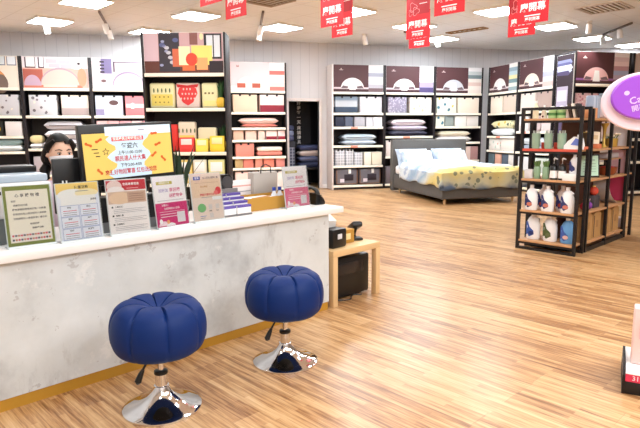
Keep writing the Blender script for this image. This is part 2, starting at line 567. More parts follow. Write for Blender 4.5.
# ================================================================== wall shelving
class Unit:
    def __init__(s, label, loc, rz, w, zs, depth=0.45, h=2.79, side=None, group='black bedding shelving units'):
        s.loc, s.rz, s.w, s.zs, s.depth, s.h = Vector(loc), rz, w, zs, depth, h
        t = s.t = thing('shelving_unit', label, 'shelving', loc, rz, group)
        pm = side or DARK
        MB().box(.03, w - .03, depth - .02, depth, .05, h - .01, DARK).build('back_panel', t)
        MB().box(0, .03, 0, depth, 0, h, pm, .003).build('side_panel', t)
        MB().box(w - .03, w, 0, depth, 0, h, DARK, .003).build('side_panel', t)
        MB().box(.03, w - .03, .02, depth - .02, 0, .05, DARK).build('plinth', t)
        for z in zs:
            sh = MB().box(.03, w - .03, .012, depth - .02, z - .035, z, DARK).build('shelf', t)
            MB().box(.032, w - .032, -.004, .012, z - .05, z + .002, CREAM, .003).build('price_rail', sh)
    def p(s, x, y, z):
        c, q = math.cos(s.rz), math.sin(s.rz)
        return Vector((s.loc.x + x * c - y * q, s.loc.y + x * q + y * c, s.loc.z + z))

HANDLE = pr('dark_handle', (44, 38, 44), 0.6)
_GM = {}
def gift_box(U, x0, x1, z, h, mat, label, group, depth=0.28, y=0.04, clips=True, lab=None):
    w_ = x1 - x0
    key = (round(w_, 3), round(h, 3), mat.name, depth)
    if key not in _GM:
        _GM[key] = MB().box(-w_ / 2, w_ / 2, 0, depth, 0, h, mat, .008).mesh('bedding_box')
    o = link('bedding_box', _GM[key], None, U.p((x0 + x1) / 2, y, z + .001), U.rz)
    tag(o, label, 'box', group)
    if clips:
        for sx in (-.2, .2):
            MB().box(sx * w_ - .022, sx * w_ + .022, -.004, .012, h - .035, h + .006, HANDLE, .003).build('handle', o)
    if lab:
        MB().box(-w_ * .28, w_ * .28, -.003, .0, h * .12, h * .34, lab, .001).build('paper_label', o)
    return o

_CM = {}
def pillow(U, xc, z, w_, d_, h_, mat, label, group, y=0.22, piping=None):
    key = (w_, d_, h_, mat.name)
    if key not in _CM:
        _CM[key] = MB().cushion(w_, d_, h_, mat).mesh('pillow')
    o = link('pillow', _CM[key], None, U.p(xc, y, z + .001), U.rz)
    tag(o, label, 'pillow', group)
    if piping:
        n, pts = 40, []
        for i in range(n + 1):
            a = 2 * PI * i / n
            c, q = math.cos(a), math.sin(a)
            e = (abs(c) ** 6 + abs(q) ** 6) ** (-1 / 6)
            u, v = c * e, q * e
            pts.append((u * w_ / 2 * (1 - .05 * (1 - v * v)), v * d_ / 2 * (1 - .05 * (1 - u * u)), h_ / 2))
        MB().tube(pts, .007, piping, 6).build('piping', o)
    return o

def poster(U, z, label, draw, x0=.035, x1=None, y=.02, name='bedding_poster', H_=None):
    x1 = x1 or U.w - .035
    W_ = x1 - x0
    H_ = H_ or U.h - z - .004
    m = MB()
    m.box(0, W_, 0, .018, 0, H_, PAPER)
    draw(m, W_, H_)
    o = m.build(name, None, U.p(x0, y, z + .002), U.rz)
    return tag(o, label, 'poster', 'printed poster boards on the shelving')

CROWN = pr('crown_mark', (232, 214, 208), 0.5)
def plum(bed, throw, sw, split=.7, bg=PLUM):
    def draw(m, W_, H_):
        X = W_ * split
        m.rect(.004, X, .004, H_ - .004, -.001, bg)
        cx = X * .54
        m.rect(.0, X, H_ * .11, H_ * .175, -.0016, throw)                    # the bed's long low line
        m.rect(.004, X, .004, H_ * .06, -.0016, pr('plum_floor', (62, 34, 40), .5))
        m.oval(cx, H_ * .12, X * .33, H_ * .40, -.002, bed, 20, 0, PI)       # heaped white quilt
        for k in (-1, 1):
            m.poly([(cx + k * X * .33, H_ * .13), (cx + k * X * .14, H_ * .13), (cx + k * X * .12, H_ * .2), (cx + k * X * .27, H_ * .24)][::k], -.0024,
                   pr('bolster_print', (112, 92, 98), .5))
        m.poly([(cx - X * .09, H_ * .08), (cx + X * .1, H_ * .08), (cx + X * .07, H_ * .42), (cx - X * .05, H_ * .42)], -.0027, PAPER)
        # the small crown mark
        ux, uz = X * .22, H_ * .82
        m.poly([(ux - .045, uz - .016), (ux + .045, uz - .016), (ux + .05, uz - .006), (ux - .05, uz - .006)], -.002, CROWN)
        m.poly([(ux - .016, uz), (ux + .016, uz), (ux + .018, uz + .02), (ux + .008, uz + .01), (ux, uz + .034), (ux - .008, uz + .01), (ux - .018, uz + .02)], -.002, CROWN)
        n = len(sw)
        for i, c in enumerate(sw):
            m.rect(X, W_ - .004, .004 + (H_ - .008) * i / n, .004 + (H_ - .008) * (i + 1) / n, -.0012, c)
    return draw

def q(r, g, b, rough=.6): return pr('print_%d_%d_%d' % (r, g, b), (r, g, b), rough)
WQ = q(240, 234, 234)
PG = 'bedding boxes on the plum poster shelving'
PP = 'pillows on the plum poster shelving'

GREYBLUE = pat('storm_bands', 'bands', (70, 86, 108), (196, 200, 206), 2.7, (120, 134, 150))
PALEGREY = pat('pale_weave', 'mottle', (222, 220, 224), (206, 206, 212), 30)
LILDOT = pat('lilac_dots', 'dots', (150, 142, 164), (200, 194, 208), 24)
CREAMFL = pat('cream_floral', 'floral', (240, 230, 220), (222, 200, 170), 14, (226, 196, 190))
TEALFL = pat('teal_floral', 'floral', (236, 236, 220), (70, 130, 150), 11, (236, 208, 84))
CREAMB = q(240, 226, 208)
NAVYB = q(38, 44, 66)
CHECK = pat('grey_check', 'check', (176, 176, 184), (222, 222, 226), 16)
YTREE = pat('yellow_trees', 'floral', (236, 226, 180), (226, 190, 70), 9, (96, 110, 96))
PINKFL = pat('pink_floral', 'floral', (236, 196, 200), (206, 130, 150), 22, (246, 226, 226))
TAUPE = q(186, 162, 152)

Z1 = 2.19
# --- R1 beside the doorway
SIDEW = pr('pale_side', (232, 222, 220), 0.5)
r1 = Unit('black shelving with plum poster beside the doorway, pale outer side', (3.55, 12.144, 0), 0, 1.25, [Z1, 1.73, 1.42, 1.0, .545, .1], side=SIDEW)
poster(r1, Z1, 'plum poster of a white bed beside the doorway, grey swatch column', plum(WQ, q(224, 206, 206), [q(120, 96, 100), q(190, 186, 196), q(232, 226, 232), q(244, 238, 240), q(168, 172, 190), q(236, 232, 238), q(246, 242, 244)]))
W1 = 'shelving beside the doorway'
gift_box(r1, .09, .61, 1.73, .36, GREYBLUE, 'slate blue banded bedding box on the upper shelf beside the doorway', PG, lab=None)
gift_box(r1, .67, 1.2, 1.73, .36, PALEGREY, 'pale grey bedding box on the upper shelf beside the doorway', PG)
for (a, b, m, lb) in [(.09, .3, NAVYB, 'small navy box beside the doorway, end of the five-box shelf'), (.32, .5, q(92, 102, 124), 'small slate box beside the navy one on the five-box shelf'),
                      (.54, .79, q(178, 176, 184), 'mid grey box in the middle of the five-box shelf'), (.82, .98, q(206, 204, 210), 'narrow pale grey box on the five-box shelf'),
                      (1.0, 1.21, q(236, 234, 238), 'white box ending the five-box shelf towards the bed')]:
    gift_box(r1, a, b, 1.42, .22, m, lb, PG, clips=False)
pillow(r1, .66, 1.0, .84, .36, .12, q(176, 186, 200), 'grey lower pillow of the pair on the shelving beside the doorway', PP)
pillow(r1, .66, 1.115, .84, .36, .14, q(190, 206, 220), 'pale blue upper pillow of the pair on the shelving beside the doorway', PP, piping=q(60, 74, 100))
for (a, b, m, lb) in [(.09, .31, CHECK, 'grey checked box nearest the doorway on the checked-box shelf'), (.33, .52, CHECK, 'second grey checked box from the doorway'),
                      (.54, .74, CHECK, 'third and lowest grey checked box from the doorway'), (.78, .95, q(238, 230, 214), 'cream box next to the checked boxes'),
                      (.97, 1.21, q(232, 222, 200), 'wider cream box closest to the bed headboard on the checked-box shelf')]:
    gift_box(r1, a, b, .545, .36 if m is CHECK and a < .5 else .3, m, lb, PG, clips=a < .5)
CLEARBAG = pr('clear_vinyl_over_grey', (112, 108, 116), 0.12, coat=0.6)
BROWN = pr('brown_piping', (120, 84, 62), 0.5)
for a, lb in ((.1, 'clear vinyl quilt bag on the bottom shelf beside the doorway'), (.66, 'clear vinyl quilt bag on the bottom shelf towards the bed')):
    o = tag(MB().box(0, .53, 0, .3, 0, .37, CLEARBAG, .05, seg=3).build('quilt_bag', None, r1.p(a, .05, .101)), lb, 'bag', 'clear quilt bags')
    for x in (.02, .51):
        MB().tube([(x, .0, .03), (x, -.006, .18), (x, .0, .34)], .012, BROWN, 6).build('piping', o)
    MB().tube([(.03, .0, .03), (.26, -.006, .02), (.5, .0, .03)], .012, BROWN, 6).build('piping', o)
    MB().box(.2, .42, -.004, .004, .1, .24, q(40, 30, 40), .001).build('paper_insert', o)
    MB().box(.3, .36, -.006, .006, .26, .36, PAPER, .001).build('tag_card', o)
    MB().box(.1, .2, -.005, .004, .06, .14, q(216, 204, 212), .001).build('paper_insert', o)
TAGP = pr('coral_price_tag', (236, 140, 120), 0.5)
def price_tag(U, x, z, lb):
    tag(MB().box(-.085, .085, -.004, 0, 0, .045, TAGP, .001).build('price_tag', None, U.p(x, -.0045, z - .048), U.rz), lb, 'price tag', 'coral price tags')
price_tag(r1, .52, 1.42, 'coral price tag under the five-box shelf beside the doorway')
price_tag(r1, .52, 1.0, 'coral price tag under the pale blue pillows beside the doorway')

# --- R2 behind the headboard
r2 = Unit('black shelving with plum poster between the doorway unit and the corner unit', (4.8, 12.144, 0), 0, 1.25, [Z1, 1.73, 1.2, .74, .1])
poster(r2, Z1, 'plum poster of a white bed behind the headboard, purple and white swatch column', plum(WQ, q(214, 200, 206), [q(84, 72, 120), q(170, 156, 190), q(238, 232, 240), q(244, 240, 244), q(246, 240, 244)]))
gift_box(r2, .1, .56, 1.73, .36, LILDOT, 'lilac dotted bedding box on the upper shelf over the headboard', PG)
gift_box(r2, .64, 1.19, 1.73, .36, CREAMFL, 'cream floral bedding box on the upper shelf over the headboard', PG)
pillow(r2, .62, 1.2, .98, .38, .13, q(44, 42, 62), 'dark navy bottom pillow of the three stacked over the headboard', PP)
pillow(r2, .64, 1.325, .92, .38, .12, q(190, 178, 196), 'lilac middle pillow of the three stacked over the headboard', PP)
pillow(r2, .62, 1.44, .88, .38, .15, q(236, 220, 226), 'pinkish white top pillow of the three stacked over the headboard', PP, piping=q(120, 90, 104))
gift_box(r2, .06, .34, .74, .36, q(236, 222, 216), 'cream box showing beside the edge of the headboard', PG)
gift_box(r2, .4, .9, .74, .38, q(212, 202, 202), 'grey box standing behind the grey headboard', PG)
gift_box(r2, .06, .5, .1, .4, q(120, 110, 116), 'low grey box on the bottom shelf behind the headboard edge', PG)
price_tag(r2, .55, 1.2, 'coral price tag under the stacked pillows over the headboard')
# --- R3 at the corner
r3 = Unit('black shelving with plum poster at the inner corner, beyond the bed', (6.05, 12.144, 0), 0, 1.25, [Z1, 1.73, 1.42, 1.05, .62, .1])
poster(r3, Z1, 'plum poster of a grey and white bed at the inner corner, cream and teal swatches', plum(q(206, 208, 216), q(226, 208, 208), [q(240, 226, 216), q(244, 232, 224), q(226, 200, 190), q(240, 230, 222), q(120, 140, 146), q(200, 208, 210), q(240, 238, 240)]))
gift_box(r3, .08, .58, 1.73, .36, TEALFL, 'teal and yellow floral bedding box on the corner unit', PG)
gift_box(r3, .63, 1.18, 1.73, .36, CREAMB, 'plain cream bedding box on the corner unit', PG)
for a, b, m, lb in [(.06, .28, TEALFL, 'small teal floral box on the second shelf of the corner unit'), (.3, .52, q(150, 160, 156), 'small grey green box on the second shelf of the corner unit'),
                    (.56, .86, q(238, 232, 224), 'white box on the second shelf of the corner unit'), (.88, 1.18, q(228, 220, 214), 'off white box ending the second shelf of the corner unit')]:
    gift_box(r3, a, b, 1.42, .24, m, lb, PG, clips=False)
pillow(r3, .55, 1.05, .92, .38, .14, q(216, 208, 206), 'pale grey lower pillow beyond the headboard on the corner unit', PP)
pillow(r3, .55, 1.185, .86, .38, .13, q(240, 230, 206), 'cream upper pillow beyond the headboard on the corner unit', PP)
for i, a in enumerate((.36, .58, .8, 1.0)):
    gift_box(r3, a, a + .2, .62, .32, (q(206, 176, 170), q(190, 150, 148), q(222, 198, 190), q(172, 130, 128))[i],
             ('dusty pink box low on the corner unit beside the bed pillows', 'rose box low on the corner unit, second from the bed', 'pale pink box low on the corner unit, third from the bed', 'dark rose box low on the corner unit against the corner')[i], PG, clips=False)
# --- RW1, RW2 on the side run, facing across the floor
rw1 = Unit('black side shelving next to the inner corner, showing its face obliquely', (7.4, 12.08, 0), -PI / 2, 1.17, [Z1, 1.72, 1.19, .86, .52, .1])
poster(rw1, Z1, 'plum poster of a white bed on the side shelving next to the corner', plum(WQ, q(220, 206, 206), [q(150, 170, 176), q(226, 230, 222), q(120, 150, 156), q(232, 224, 170), q(190, 214, 220), q(150, 176, 190), q(242, 240, 236)]))
gift_box(rw1, .07, .56, 1.72, .38, q(238, 224, 206), 'cream box next to the corner on the side shelving', PG)
gift_box(rw1, .6, 1.12, 1.72, .38, q(228, 208, 190), 'tan cream box on the side shelving, away from the corner', PG)
pillow(rw1, .58, 1.19, .92, .36, .18, q(232, 234, 236), 'white lower pillow on the side shelving next to the corner', PP)
pillow(rw1, .58, 1.365, .92, .36, .18, YTREE, 'yellow tree print upper pillow on the side shelving next to the corner', PP)
gift_box(rw1, .06, .52, .86, .27, pat('pale_botanic', 'floral', (238, 234, 226), (196, 212, 200), 12, (230, 170, 150)), 'white botanical print box under the yellow pillow', PG, clips=False)
gift_box(rw1, .56, 1.11, .86, .27, q(236, 226, 216), 'cream wide box under the yellow pillow', PG, clips=False)
for i, a in enumerate((.06, .34, .62, .88)):
    gift_box(rw1, a, a + .24, .52, .26, (q(90, 110, 118), q(222, 170, 150), q(84, 96, 112), q(220, 216, 210))[i],
             ('teal box low on the side shelving next to the corner', 'coral box low on the side shelving beside the teal one', 'slate box low on the side shelving behind the bed', 'white box low on the side shelving above the bed foot')[i], PG, clips=False)
price_tag(rw1, .5, 1.19, 'coral price tag under the yellow tree pillow')
rw2 = Unit('black side shelving standing behind the black gondola end', (7.4, 10.91, 0), -PI / 2, 1.2, [Z1, 1.72, 1.3, .86, .45, .1])
poster(rw2, Z1, 'plum poster of a cream bed on the side shelving, above the gondola end', plum(q(240, 222, 206), q(226, 200, 196), [q(206, 176, 170), q(220, 196, 196), q(172, 170, 190), q(232, 224, 230), q(214, 208, 222), q(244, 238, 238)]))
gift_box(rw2, .08, .58, 1.72, .38, q(236, 222, 212), 'pale cream box on the side shelving above the gondola end', PG)
gift_box(rw2, .62, 1.14, 1.72, .38, TAUPE, 'taupe box on the side shelving above the gondola end', PG)
for i, a in enumerate((.06, .46, .82)):
    gift_box(rw2, a, a + .33, 1.3, .32, (q(236, 226, 222), q(206, 188, 186), q(226, 210, 206))[i],
             ('white box behind the gondola top shelf, next to the yellow pillow', 'mauve grey box behind the gondola top shelf', 'pale mauve box behind the gondola top shelf, by the end panel')[i], PG, clips=False)
pillow(rw2, .58, .86, .92, .36, .16, q(150, 160, 176), 'grey blue lower pillow glimpsed behind the green tumblers', PP)
pillow(rw2, .58, 1.015, .9, .36, .15, q(216, 220, 226), 'white upper pillow glimpsed behind the green tumblers', PP)
gift_box(rw2, .08, .56, .45, .3, q(220, 220, 222), 'white box glimpsed behind the pump bottles', PG, clips=False)
gift_box(rw2, .62, 1.12, .45, .3, q(196, 206, 196), 'sage box glimpsed behind the pump bottles', PG, clips=False)
price_tag(rw2, .3, 1.3, 'coral price tag behind the gondola top shelf')
# --- EF the end unit facing the camera, with a printed end panel
ef = Unit('black end shelving with the purple bed poster, above the gondola', (7.43, 9.155, 0), 0, 1.27, [Z1, 1.6, 1.15, .7, .1], depth=.5)
poster(ef, Z1, 'plum poster of a pink and purple bed on the end shelving', plum(q(232, 186, 186), q(150, 96, 160), [q(120, 90, 110), q(190, 170, 190), q(170, 176, 206), q(196, 150, 156), q(240, 214, 214), q(226, 200, 204), q(240, 232, 232)], .71))
gift_box(ef, .08, .6, 1.6, .42, PINKFL, 'pink floral bedding box on the end shelving', PG)
gift_box(ef, .66, 1.2, 1.6, .42, q(190, 214, 232), 'pale blue bedding box on the end shelving behind the purple sign', PG)
for i, (a, z) in enumerate(((.08, 1.15), (.66, 1.15), (.08, .7), (.66, .7))):
    gift_box(ef, a, a + .5, z, .34, (q(206, 196, 206), q(222, 206, 204), q(190, 176, 190), q(210, 196, 190))[i],
             ('lilac grey box on the end shelving under the pink floral one', 'pale pink box on the end shelving under the blue one', 'mauve box low on the end shelving', 'beige box low on the end shelving')[i], PG)
def endpanel(m, W_, H_):
    m.rect(.003, W_ - .003, .003, H_ - .003, -.001, q(44, 26, 36))
    for i, (z, c, w2) in enumerate(((.86, q(120, 124, 160), .8), (.8, q(80, 80, 120), .78), (.74, q(214, 210, 220), .84), (.68, q(186, 190, 214), .8), (.62, q(70, 60, 96), .7))):
        zz = H_ * (.5 + z * .5)
        m.poly([(.02, zz - .05), (W_ * w2, zz - .06), (W_ * (w2 + .1), zz - .03), (W_ * w2, zz + .03), (.02, zz + .02)], -.0016 - i * .0003, c)
    m.rect(.03, W_ * .72, H_ * .42, H_ * .66, -.0016, q(176, 166, 186))
    m.rect(.05, W_ * .66, H_ * .5, H_ * .62, -.002, q(206, 198, 212))
    m.rect(.03, W_ * .9, H_ * .1, H_ * .3, -.0016, q(90, 76, 110))
class _E: pass
ep = _E(); ep.p = lambda x, y, z: Vector((7.43 - .021 + y * 0, 9.155 + .49 - x, z)); ep.rz = -PI / 2; ep.w = .48; ep.h = 2.75
poster(ep, 1.0, 'dark printed panel of folded pillows and quilt on the end shelving side', endpanel, x0=0.0, x1=.48, y=0)
ef2 = Unit('pale edge of black shelving just past the purple bed poster', (8.76, 9.155, 0), 0, 1.2, [Z1, 1.6, 1.15, .7, .1], depth=.5)
poster(ef2, Z1, 'pale poster just past the purple bed poster, cut by the frame edge', plum(WQ, q(200, 190, 190), [q(230, 220, 216)], .9, q(206, 188, 180)))
gift_box(ef2, .06, .56, 1.6, .4, q(226, 214, 208), 'cream box past the purple sign at the frame edge', PG)

# ================================================================== pink bedding unit
pk = Unit('black shelving full of pink bedding beside the doorway, salmon poster on top', (1.27, 12.144, 0), 0, 1.25, [Z1, 1.74, 1.41, 1.15, .79, .545, .1])
SAL = q(226, 128, 112); SALP = q(238, 178, 160); BURG = q(142, 30, 50)
def pinkposter(m, W_, H_):
    m.rect(.004, W_ * .72, .004, H_ - .004, -.001, q(226, 200, 202))
    m.rect(.004, W_ * .72, H_ * .04, H_ * .16, -.0014, q(244, 228, 224))
    m.oval(W_ * .3, H_ * .14, W_ * .17, H_ * .34, -.0018, q(248, 236, 226), 18, 0, PI)
    m.oval(W_ * .44, H_ * .14, W_ * .16, H_ * .32, -.002, q(246, 226, 214), 18, 0, PI)
    for x in (.13, .4):
        m.rect(W_ * x, W_ * (x + .15), H_ * .1, H_ * .26, -.0024, q(178, 84, 62))
    for i, c in enumerate((q(196, 120, 110), q(240, 206, 200), q(244, 214, 206), q(246, 226, 222), q(226, 110, 100), q(244, 222, 216), q(250, 238, 234))):
        m.rect(W_ * .72, W_ - .004, .004 + (H_ - .008) * i / 7, .004 + (H_ - .008) * (i + 1) / 7, -.0012, c)
    m.poly([(W_ * .12, H_ * .82), (W_ * .17, H_ * .82), (W_ * .165, H_ * .9), (W_ * .145, H_ * .86), (W_ * .125, H_ * .9)], -.002, q(176, 130, 130))
poster(pk, Z1, 'salmon and white bedding poster on top of the pink shelving', pinkposter)
KG = 'boxes and quilts on the pink bedding shelving'
gift_box(pk, .09, .61, 1.74, .37, q(236, 200, 172), 'peach bedding box on the upper pink shelf, away from the doorway', KG)
o = gift_box(pk, .67, 1.2, 1.74, .37, q(244, 222, 212), 'white bedding box with a burgundy lower band on the upper pink shelf', KG)
MB().box(-.264, .264, -.002, .01, .004, .15, BURG).build('printed_band', o)
pillow(pk, .66, 1.41, .8, .36, .08, SAL, 'thin salmon lower pillow on the pink shelving', KG)
pillow(pk, .64, 1.485, .88, .36, .14, q(228, 190, 180), 'pinkish grey upper pillow on the pink shelving', KG)
for i, (a, b, m) in enumerate(((.08, .3, q(232, 186, 160)), (.34, .58, q(240, 204, 188)), (.62, .76, q(244, 214, 200)), (.79, 1.03, q(240, 216, 210)), (1.05, 1.21, q(240, 210, 206)))):
    o = gift_box(pk, a, b, 1.15, .2, m, ('small peach box on the five-box pink shelf, away from the doorway', 'small dotted peach box second on the five-box pink shelf', 'narrow pale box in the middle of the five-box pink shelf',
                                   'white box with burgundy band on the five-box pink shelf', 'narrow burgundy banded box by the doorway on the pink shelf')[i], KG, clips=False)
    if i > 2:
        MB().box(-(b - a) / 2 + .003, (b - a) / 2 - .003, -.002, .01, .003, .07, BURG).build('printed_band', o)
gift_box(pk, .12, .52, .79, .28, q(230, 140, 124), 'big salmon box on the pink shelving beside folded quilts', KG)
for i, (h0, h, m) in enumerate(((0, .1, SAL), (.105, .1, q(246, 226, 214)))):
    tag(MB().box(-.28, .28, 0, .34, 0, h, m, .035, seg=3).build('folded_quilt', None, pk.p(.87, .05, .791 + h0)), ('salmon folded quilt under a cream one on the pink shelving', 'cream folded quilt on top of the salmon one')[i], 'quilt', 'folded quilts on the pink shelving')
for i, (a, b, m) in enumerate(((.1, .27, q(190, 160, 110)), (.28, .5, SAL), (.54, .7, q(226, 146, 126)), (.73, .96, q(232, 134, 112)), (1.0, 1.2, q(228, 146, 136)))):
    gift_box(pk, a, b, .545, .2, m, ('khaki box at the end of the salmon box row', 'salmon box next to the khaki one', 'narrow salmon box mid row above the counter papers', 'wide coral box mid row above the counter papers', 'salmon box by the doorway end of its row')[i], KG, clips=False)
gift_box(pk, .1, .6, .1, .36, q(240, 206, 196), 'pale pink box low on the pink shelving behind the counter papers', KG)
gift_box(pk, .66, 1.18, .1, .36, q(242, 230, 222), 'cream box low on the pink shelving behind the counter papers', KG)

# ================================================================== units behind the clerk
LGp = 'boxes on the shelving behind the clerk'
l1 = Unit('black shelving with the pink room poster behind the clerk', (-2.695, 12.144, 0), 0, 1.25, [Z1, 1.66, 1.02, .5, .1])
def room1(m, W_, H_):
    m.rect(.004, W_ - .004, .004, H_ - .004, -.001, q(226, 172, 158))
    m.rect(.004, W_ - .004, H_ * .64, H_ - .004, -.0012, q(236, 222, 226))
    m.rect(.004, W_ * .3, H_ * .1, H_ * .6, -.0014, q(176, 92, 76))
    m.rect(.004, W_ * .9, .004, H_ * .14, -.0014, q(206, 120, 96))
    for x0, x1 in ((.04, .2), (.24, .33)):
        m.rect(W_ * x0, W_ * x1, H_ * .64, H_ * .98, -.0016, q(70, 60, 70)); m.rect(W_ * (x0 + .02), W_ * (x1 - .01), H_ * .68, H_ * .98, -.002, WQ)
    for x0, z0 in ((.36, .8), (.56, .78), (.4, .66), (.58, .64)):
        m.rect(W_ * x0, W_ * (x0 + .17), H_ * z0, H_ * (z0 + .13), -.0018, q(222, 182, 190))
    m.rect(W_ * .78, W_ * .92, H_ * .62, H_ * .94, -.0018, WQ); m.oval(W_ * .86, H_ * .8, .03, .025, -.0022, q(60, 50, 60), 10)
    m.oval(W_ * .56, H_ * .1, W_ * .3, H_ * .56, -.0022, q(176, 150, 160), 20, 0, PI)
    m.oval(W_ * .56, H_ * .1, W_ * .29, H_ * .5, -.0026, q(222, 186, 174), 20, 0, PI)
    m.rect(W_ * .3, W_ * .82, .02, H_ * .12, -.003, q(232, 196, 180))
    m.oval(W_ * .14, H_ * .08, W_ * .13, H_ * .34, -.003, q(190, 160, 178), 16, 0, PI)
    m.oval(W_ * .9, H_ * .36, W_ * .07, H_ * .3, -.003, q(222, 150, 120), 16)
poster(l1, Z1, 'pink bedroom poster on the shelving behind the clerk', room1)
GFL = pat('grey_meadow', 'floral', (206, 204, 208), (120, 112, 118), 14, (232, 222, 206))
BEIGEB = pat('beige_bands', 'bands', (178, 160, 158), (222, 206, 196), 2.4, (228, 208, 190))
gift_box(l1, .1, .6, 1.66, .4, GFL, 'grey meadow print box above the clerk', LGp)
gift_box(l1, .68, 1.18, 1.66, .4, BEIGEB, 'beige banded box above the clerk, under the pink room poster', LGp)
for i in range(3):
    pillow(l1, .71 + (.02 if i % 2 else -.01), 1.02 + .181 * i, (.82, .8, .74)[i], .38, .18, (q(196, 190, 196), q(206, 202, 206), q(182, 178, 184))[i],
           ('bottom grey pillow of the stack behind the clerk', 'middle grey pillow of the stack behind the clerk', 'topmost grey pillow of the stack behind the clerk')[i], 'stacked grey pillows behind the clerk', piping=q(66, 60, 68))
pillow(l1, .165, 1.02, .24, .3, .1, q(230, 226, 226), 'small white ruffled cushion under a yellow one beside the clerk', 'small cushions beside the clerk')
o = pillow(l1, .165, 1.121, .24, .28, .16, q(220, 202, 150), 'small yellow cushion on the shelf beside the clerk', 'small cushions beside the clerk')
gift_box(l1, .1, .6, .5, .36, q(190, 180, 186), 'grey box hidden low behind the white printer', LGp)
l2 = Unit('black shelving with the lilac bed poster, half hidden by the fruit display', (-1.445, 12.144, 0), 0, 1.25, [Z1, 1.66, 1.38, 1.0, .5, .1])
def room2(m, W_, H_):
    m.rect(.004, W_ - .004, .004, H_ - .004, -.001, q(222, 210, 216))
    m.rect(W_ * .15, W_ * .32, H_ * .5, H_ * .98, -.0014, q(128, 118, 160))
    for k in range(4):
        m.rect(W_ * .13, W_ * .2, H_ * (.52 + .11 * k), H_ * (.58 + .11 * k), -.0018, q(64, 54, 70))
    m.rect(W_ * .34, W_ * .8, H_ * .56, H_ * .9, -.0014, q(96, 82, 96)); m.rect(W_ * .37, W_ * .8, H_ * .56, H_ * .86, -.0018, q(228, 216, 220))
    m.rect(W_ * .4, W_ * .56, H_ * .56, H_ * .74, -.0022, q(196, 182, 198)); m.rect(W_ * .58, W_ * .76, H_ * .56, H_ * .74, -.0022, q(206, 188, 200))
    m.oval(W_ * .58, H_ * .12, W_ * .26, H_ * .46, -.0026, q(150, 132, 156), 20, 0, PI)
    m.oval(W_ * .58, H_ * .1, W_ * .25, H_ * .42, -.003, q(202, 184, 200), 20, 0, PI)
    m.rect(W_ * .33, W_ * .83, .03, H_ * .12, -.0034, q(206, 190, 204))
    m.oval(W_ * .18, H_ * .26, .05, .03, -.002, q(120, 90, 90), 10)
poster(l2, Z1, 'white poster of a lilac bed beside the fruit display', room2)
o = gift_box(l2, .06, .58, 1.66, .4, q(206, 214, 230), 'pale blue picture box under the lilac bed poster', LGp)
MB().oval(.09, .26, .09, .05, -.002, q(96, 70, 70), 16).oval(.05, .08, .13, .07, -.0024, PAPER, 16).rect(-.255, -.1, .01, .13, -.0016, q(150, 140, 176)).build('printed_picture', o)
o = gift_box(l2, .63, 1.15, 1.66, .4, q(232, 130, 136), 'pink box under the lilac bed poster', LGp)
MB().rect(-.25, .25, .16, .24, -.002, q(246, 200, 200)).oval(-.12, .2, .05, .06, -.0026, PAPER, 12).build('printed_picture', o)
for i in range(5):
    gift_box(l2, .06 + .225 * i, .265 + .225 * i, 1.38, .18, (q(240, 190, 190), q(236, 176, 180), q(230, 160, 170), q(240, 196, 196), q(226, 150, 160))[i],
             ('pale pink little box above the yellow screen, nearest the clerk', 'second little pink box above the yellow screen', 'third little pink box above the yellow screen', 'fourth little pink box above the yellow screen', 'little pink box hidden by the fruit display')[i], LGp, clips=False)
l0 = Unit('black shelving cut by the frame edge beyond the white printer', (-3.95, 12.144, 0), 0, 1.25, [Z1, 1.66, 1.27, .97, .5, .1])
def room0(m, W_, H_):
    m.rect(.004, W_ - .004, .004, H_ - .004, -.001, q(240, 226, 210))
    for x in (.5, .68, .84):
        m.rect(W_ * x, W_ * (x + .14), H_ * .7, H_ * .98, -.0014, q(120, 124, 140)); m.rect(W_ * (x + .012), W_ * (x + .128), H_ * .73, H_ * .98, -.0018, q(226, 232, 238))
    m.oval(W_ * .62, H_ * .2, W_ * .2, H_ * .4, -.0018, q(222, 150, 90), 16, 0, PI)
    m.oval(W_ * .74, H_ * .12, W_ * .1, H_ * .3, -.0022, q(120, 100, 90), 16)
    m.rect(.01, W_ * .6, .01, H_ * .3, -.002, q(236, 206, 180))
poster(l0, Z1, 'cream and orange bedroom poster cut by the frame edge', room0)
gift_box(l0, .1, .56, 1.66, .4, q(200, 196, 200), 'grey box out past the frame edge', LGp)
gift_box(l0, .66, 1.18, 1.66, .4, GFL, 'grey meadow print box at the frame edge', LGp)
o = gift_box(l0, .6, .86, 1.27, .28, q(30, 26, 22), 'black box with a yellow ring at the frame edge', LGp, clips=False)
MB().lathe([(.06, 0), (.085, 0), (.085, .003), (.06, .003), (.06, 0)], q(240, 200, 40), 20, M=Matrix.Translation((0, -.001, .14)) @ Matrix.Rotation(PI / 2, 4, 'X')).build('printed_ring', o)
gift_box(l0, .9, 1.2, 1.27, .28, q(236, 230, 228), 'white box next to the black one with a ring', LGp, clips=False)
for i in range(2):
    pillow(l0, .92, .97 + .118 * i, .54, .36, .125, (q(232, 236, 236), q(160, 190, 194))[i], ('white lower pillow at the frame edge beyond the printer', 'pale teal upper pillow at the frame edge beyond the printer')[i], 'pillows at the frame edge')

